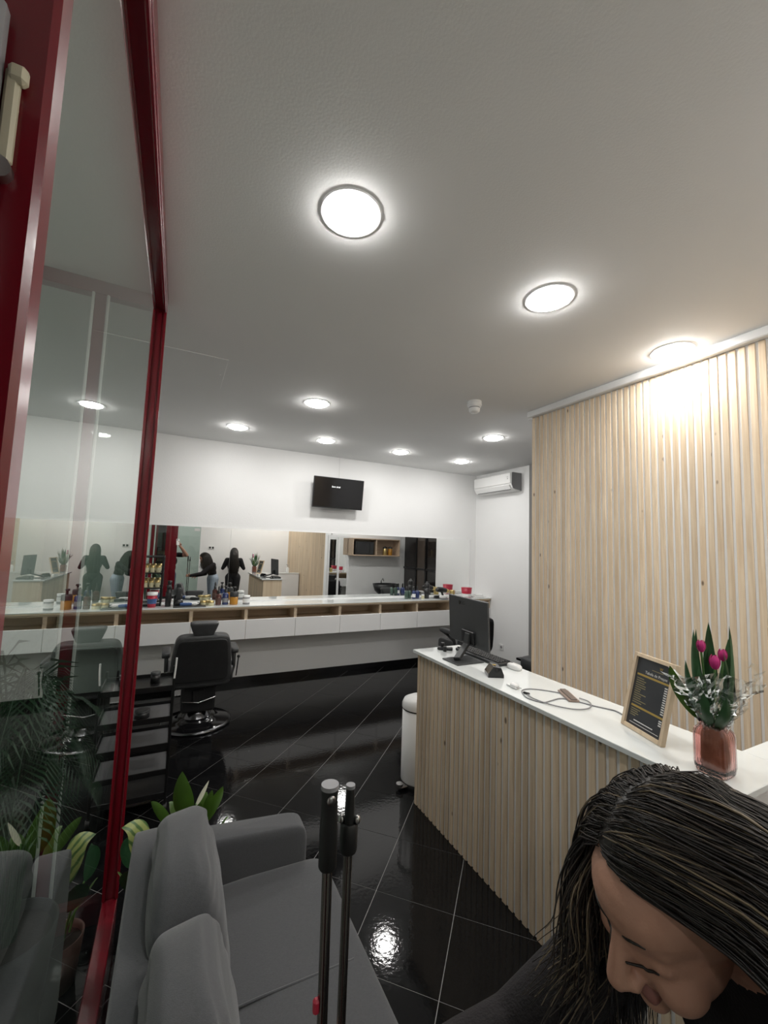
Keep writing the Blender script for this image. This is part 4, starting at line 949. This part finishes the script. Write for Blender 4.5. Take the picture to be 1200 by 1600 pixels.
hand(B,wrr,(BR-wrr)+V((-.03,.02,0)),V((-.30,.95,0)),-1,.75,.9)
ell=V((.66,-.0,.96)); wrl=V((.46,.10,.92)); B.chain([shl,lerp(shl,ell,.5),ell],[.058,.054,.046],'top'); B.chain([ell,lerp(ell,wrl,.4),wrl],[.045,.042,.033],'top'); hand(B,wrl,V((-1,.3,-.2)),V((.2,.7,-.3)),1,.6,.9)
feet=((.85,.36),(.85,.14)); legs(B,pel,F1,feet,'bottom',1.12)
SK={'skin':M['skin'],'lip':M['lip'],'top':M['knit'],'bottom':M['jean']}
bo1=B.finish('body',SK,['skin','lip','top','bottom'],.0045,w1,5)
for f in feet: shoe(w1,f,F1,M['shoe'])
off=V(P1)
def stick(pts,lift=.0006):
    out=[]
    for q in pts:
        ok,loc,nn,_=bo1.closest_point_on_mesh(q-off); out.append(loc+nn*lift)
    return out
for s in(-1,1):
    MB().tube(stick([h1(s*(.012+.034*i/7),.105,.024+.008*math.sin(i/7*2.6)) for i in range(8)],.0004),[.0010,.0017,.002,.002,.0019,.0016,.0012,.0007],6).build('eyebrow',M['h0'],w1)
    MB().tube(stick([h1(s*(.020+.026*i/7),.105,-.006-.004*math.sin(i/7*3.1)) for i in range(8)],.0005),[.0008,.0014,.0018,.002,.002,.0018,.0014,.0008],6).build('eyelash',M['h0'],w1)
def reg1(d): return not(d.y>.12 and d.z<.60-.75*max(0,abs(d.x)-.45)) and d.z>-.42
def comb1(d,g):
    # parted off the middle, swept sideways and back
    s=1.0 if d.x>.34+.1*noise.noise(d*6) else -1.0
    if s>0: return V((.30+.2*g.random(),-.25+.35*g.random(),-.55))
    return V((s*(.70+.25*g.random()),-.62+.3*g.random(),-.12))
hb=[(V((.765,.275,1.10)),(.145,.185,.19))]
def lock1(mb,off,g):
    # wavy front lock hanging over her right shoulder
    for n_ in range(130):
        b=h1(.080+g.uniform(-.012,.010),.005+g.uniform(-.03,.03),.012+g.uniform(-.03,.04)); ph=g.uniform(0,1.2); am=g.uniform(.007,.016); ln=g.uniform(.17,.27)
        drift=V((-.10+g.uniform(-.05,.05),.05+g.uniform(-.04,.04),0)); pts=[]
        for i in range(22):
            t=i/21; q=b+V((0,0,-ln*t))+drift*(t*.7)+sidecam*(am*t**.6*math.sin(ph+9*t))+cam2*(am*t**.6*math.cos(ph+9*t)); pts.append(q-off)
        mb.tube(pts,[.0015*(1-.6*i/21) for i in range(22)],4,g.choices((0,1,2),(.35,.38,.27))[0])
hair('hair',w1,hc,R1,1.05,4000,4,[M['h0'],M['h1'],M['h2']],21,.022,comb1,hb,.30,(.0009,.0017),reg1,wave=.0035,lift=1.0,steer=True,wts=(.70,.25,.05),extra=lock1)
# ---------- woman in black, back to the mirror
P2=V((1.32,-.08,0)); w2=thing('person','woman dressed in black with very long dark hair by the front wall','person',P2)
B=Body(); F2=V((.1,-1,0)).normalized(); RT2=F2.cross(V((0,0,1))).normalized()
hc2=P2+V((.0,-.03,1.49)); R2=frame(V((.1,-1,-.35))); head(B,hc2,R2,1.0)
pel=P2+V((0,.0,.90)); chest=P2+V((0,.01,1.17)); nk=P2+V((0,.0,1.36)); sr=P2+V((0,0,1.31))+RT2*.165; sl=P2+V((0,0,1.31))-RT2*.165
torso(B,pel,chest,nk,sr,sl,.125,.165,V((0,0,1)),F2); B.cap(nk,hc2+V((0,.0,-.05)),.05,.05,'skin')
for s,s0 in((1,sr),(-1,sl)):
    e_=s0+RT2*(.09*s)+F2*.06+V((0,0,-.22)); w_=e_+F2*.20-RT2*(.12*s)+V((0,0,.12)); B.chain([s0,lerp(s0,e_,.5),e_],[.056,.052,.044],'top'); B.chain([e_,w_],[.043,.032],'top'); hand(B,w_,F2*.6-RT2*(.8*s)+V((0,0,.3)),-F2*.3+V((0,0,1)),s,.6,.9)
ft2=((P2.x-.10,P2.y),(P2.x+.10,P2.y)); legs(B,pel,F2,ft2,'bottom',1.2)
B.finish('body',{'skin':M['skin'],'lip':M['lip'],'top':M['tee'],'bottom':M['trou']},['skin','lip','top','bottom'],.0075,w2,5)
for f in ft2: shoe(w2,f,F2,M['rubber'])
def reg2(d): return not(d.y>.45 and d.z<.6) and not(d.z<-.2 and d.y>.1)
hair('hair',w2,hc2,R2,1.0,900,9,[M['h0']],26,.024,lambda d,g:V((d.x*.12,-.75,-.35)),[(P2+V((0,.01,1.18)),(.16,.125,.20))],.5,(.002,.0045),reg2,lift=.7,steer=True)
# ---------- photographer holding the phone up
P3=V((-.14,-.44,0)); w3=thing('person','person in black t-shirt and dark jeans raising a phone beside the red door','person',P3)
B=Body(); F3=V((.35,1,0)).normalized(); RT3=F3.cross(V((0,0,1))).normalized()
hc3=P3+V((.0,.03,1.60)); R3=frame(V((.25,1,.05))); head(B,hc3,R3,1.05)
pel=P3+V((-.02,0,.94)); chest=P3+V((0,.0,1.24)); nk=P3+V((0,.0,1.45)); sr=P3+V((0,0,1.40))+RT3*.19; sl=P3+V((0,0,1.40))-RT3*.19
torso(B,pel,chest,nk,sr,sl,.145,.155,V((0,0,1)),F3,k=1.05); B.cap(nk,hc3+V((0,-.01,-.05)),.055,.055,'skin')
er_=V((.215,-.235,1.40)); wr_=V((.055,-.062,1.625))
B.chain([sr,lerp(sr,er_,.55)],[.064,.056],'top'); B.chain([lerp(sr,er_,.55),er_],[.048,.044],'skin'); B.chain([er_,lerp(er_,wr_,.4),wr_],[.044,.042,.028],'skin'); hand(B,wr_,V((-.35,.12,.9)),V((-.6,.9,0)),-1,.55,.95)
el_=sl+V((-.07,.02,-.27)); wl_=el_+V((.02,.12,-.22)); B.chain([sl,lerp(sl,el_,.55)],[.062,.055],'top'); B.chain([lerp(sl,el_,.55),el_,wl_],[.047,.042,.03],'skin'); hand(B,wl_,V((0,.2,-1)),V((1,.1,0)),1,.5,.95)
ft3=((P3.x+.09,P3.y-.02),(P3.x-.13,P3.y-.02)); legs(B,pel,F3,ft3,'bottom',1.05)
B.finish('body',{'skin':M['skin'],'lip':M['lip'],'top':M['tee'],'bottom':M['djean']},['skin','lip','top','bottom'],.0075,w3,4)
for f in ft3: shoe(w3,f,F3,M['shoe'])
hair('hair',w3,hc3,R3,1.05,160,12,[M['h0']],6,.012,lambda d,g:V((d.x*.3,-.5,.2)),[],.2,(.004,.006),lambda d:not(d.y>.45 and d.z<.55) and not(d.z<-.1 and d.y>.0))
ph_=thing('mobile_phone','pale mobile phone held up by the photographer','phone',V((0,0,CAMZ))-cf*.013-cu*.055)
RP=Matrix((cr,cf,cu)).transposed()
MB().box((0,-.001,0),(.074,.008,.150),0,.003,RP).build('case',M['white'],ph_)
MB().box(RP@V((0,-.0055,0)),(.068,.001,.144),0,0,RP).build('display',M['screenlit'],ph_)
MB().box(RP@V((-.017,.0038,.052)),(.033,.0025,.036),0,.001,RP).build('camera_plate',M['grey'],ph_)
# ================================================================== BROOM AND DUSTPAN
bm=thing('broom','broom with dark handle and flared black grip held by the bending woman','broom',(.232,.612,0))
o_=V((.232,.612,0)); tp=V((.2345,.620,1.418)); ax_=(tp-V((.247,.612,.0))).normalized()
def along(z): 
    b0=V((.247,.612,0)); return b0+ax_*(z/ax_.z)-o_
MB().tube([along(.09),along(.6),along(1.30)],.0078,12).build('handle',M['polem'],bm)
MB().tube([along(1.294),along(1.297),along(1.35),along(1.395),along(1.408)],[.0125,.0140,.0138,.0122,.0138],18).build('grip',M['rubber'],bm)
MB().cyl(along(1.408),along(1.414),.0140,.0135,18).build('cap',M['grey'],bm)
MB().lathe([(.0005,0),(.007,0),(.007,.002),(.0005,.002)],(0,0,0),12).build('emblem',M['steel'],bm,along(1.397)+V((-.002,-.0127,0)),(math.radians(90),0,0))
MB().box(along(1.108)+V((-.010,0,0)),(.010,.010,.020),0,.003).build('clip',M['redp'],bm)
MB().box((-.085,-.02,.085),(.30,.06,.05),0,.01).build('head',M['redp'],bm)
bs=MB(); g=random.Random(2)
for i in range(5):
    for j in range(26): bs.cyl((-.085-.142+j*.0114,-.042+i*.011,.066),(-.085-.150+j*.012,-.05+i*.015+g.uniform(-.004,.004),.001),.0018,.0012,5)
q=bs.build('bristles',M['black'],bm); q['kind']='stuff'
dp=thing('dustpan','long handled dustpan with black grip standing beside the broom','dustpan',(.29,.645,0))
o_=V((.29,.645,0)); b0=V((.268,.622,0)); ax2=(V((.276,.636,1.40))-b0).normalized()
def al2(z): return b0+ax2*(z/ax2.z)-o_
MB().tube([al2(.12),al2(.6),al2(1.30)],.0070,12).build('handle',M['polem'],dp)
MB().tube([al2(1.296),al2(1.299),al2(1.335),al2(1.339)],[.0125,.0140,.0140,.011],16).build('grip',M['rubber'],dp)
MB().tube([al2(1.335),al2(1.36),al2(1.392)],[.0085,.0080,.0070],14).build('grip_neck',M['rubber'],dp)
MB().cyl(al2(1.391),al2(1.396),.0074,n=14).build('cap',M['grey'],dp)
for s in(-1,1): MB().pillow(al2(1.343)+sidecam*(.0125*s),(.011,.011,.014),(1,1),(12,8)).build('peg',M['steel'],dp)
MB().box((.08,-.01,.012),(.22,.14,.006),0,.001).box((.08,.057,.06),(.22,.006,.10),0,.001).box((-.027,-.01,.05),(.006,.14,.08),0,.001).box((.187,-.01,.05),(.006,.14,.08),0,.001).tube([(-.024,-.024,.10),(.08,.03,.12),(.187,.0,.10)],.004,6).build('pan',M['black'],dp)
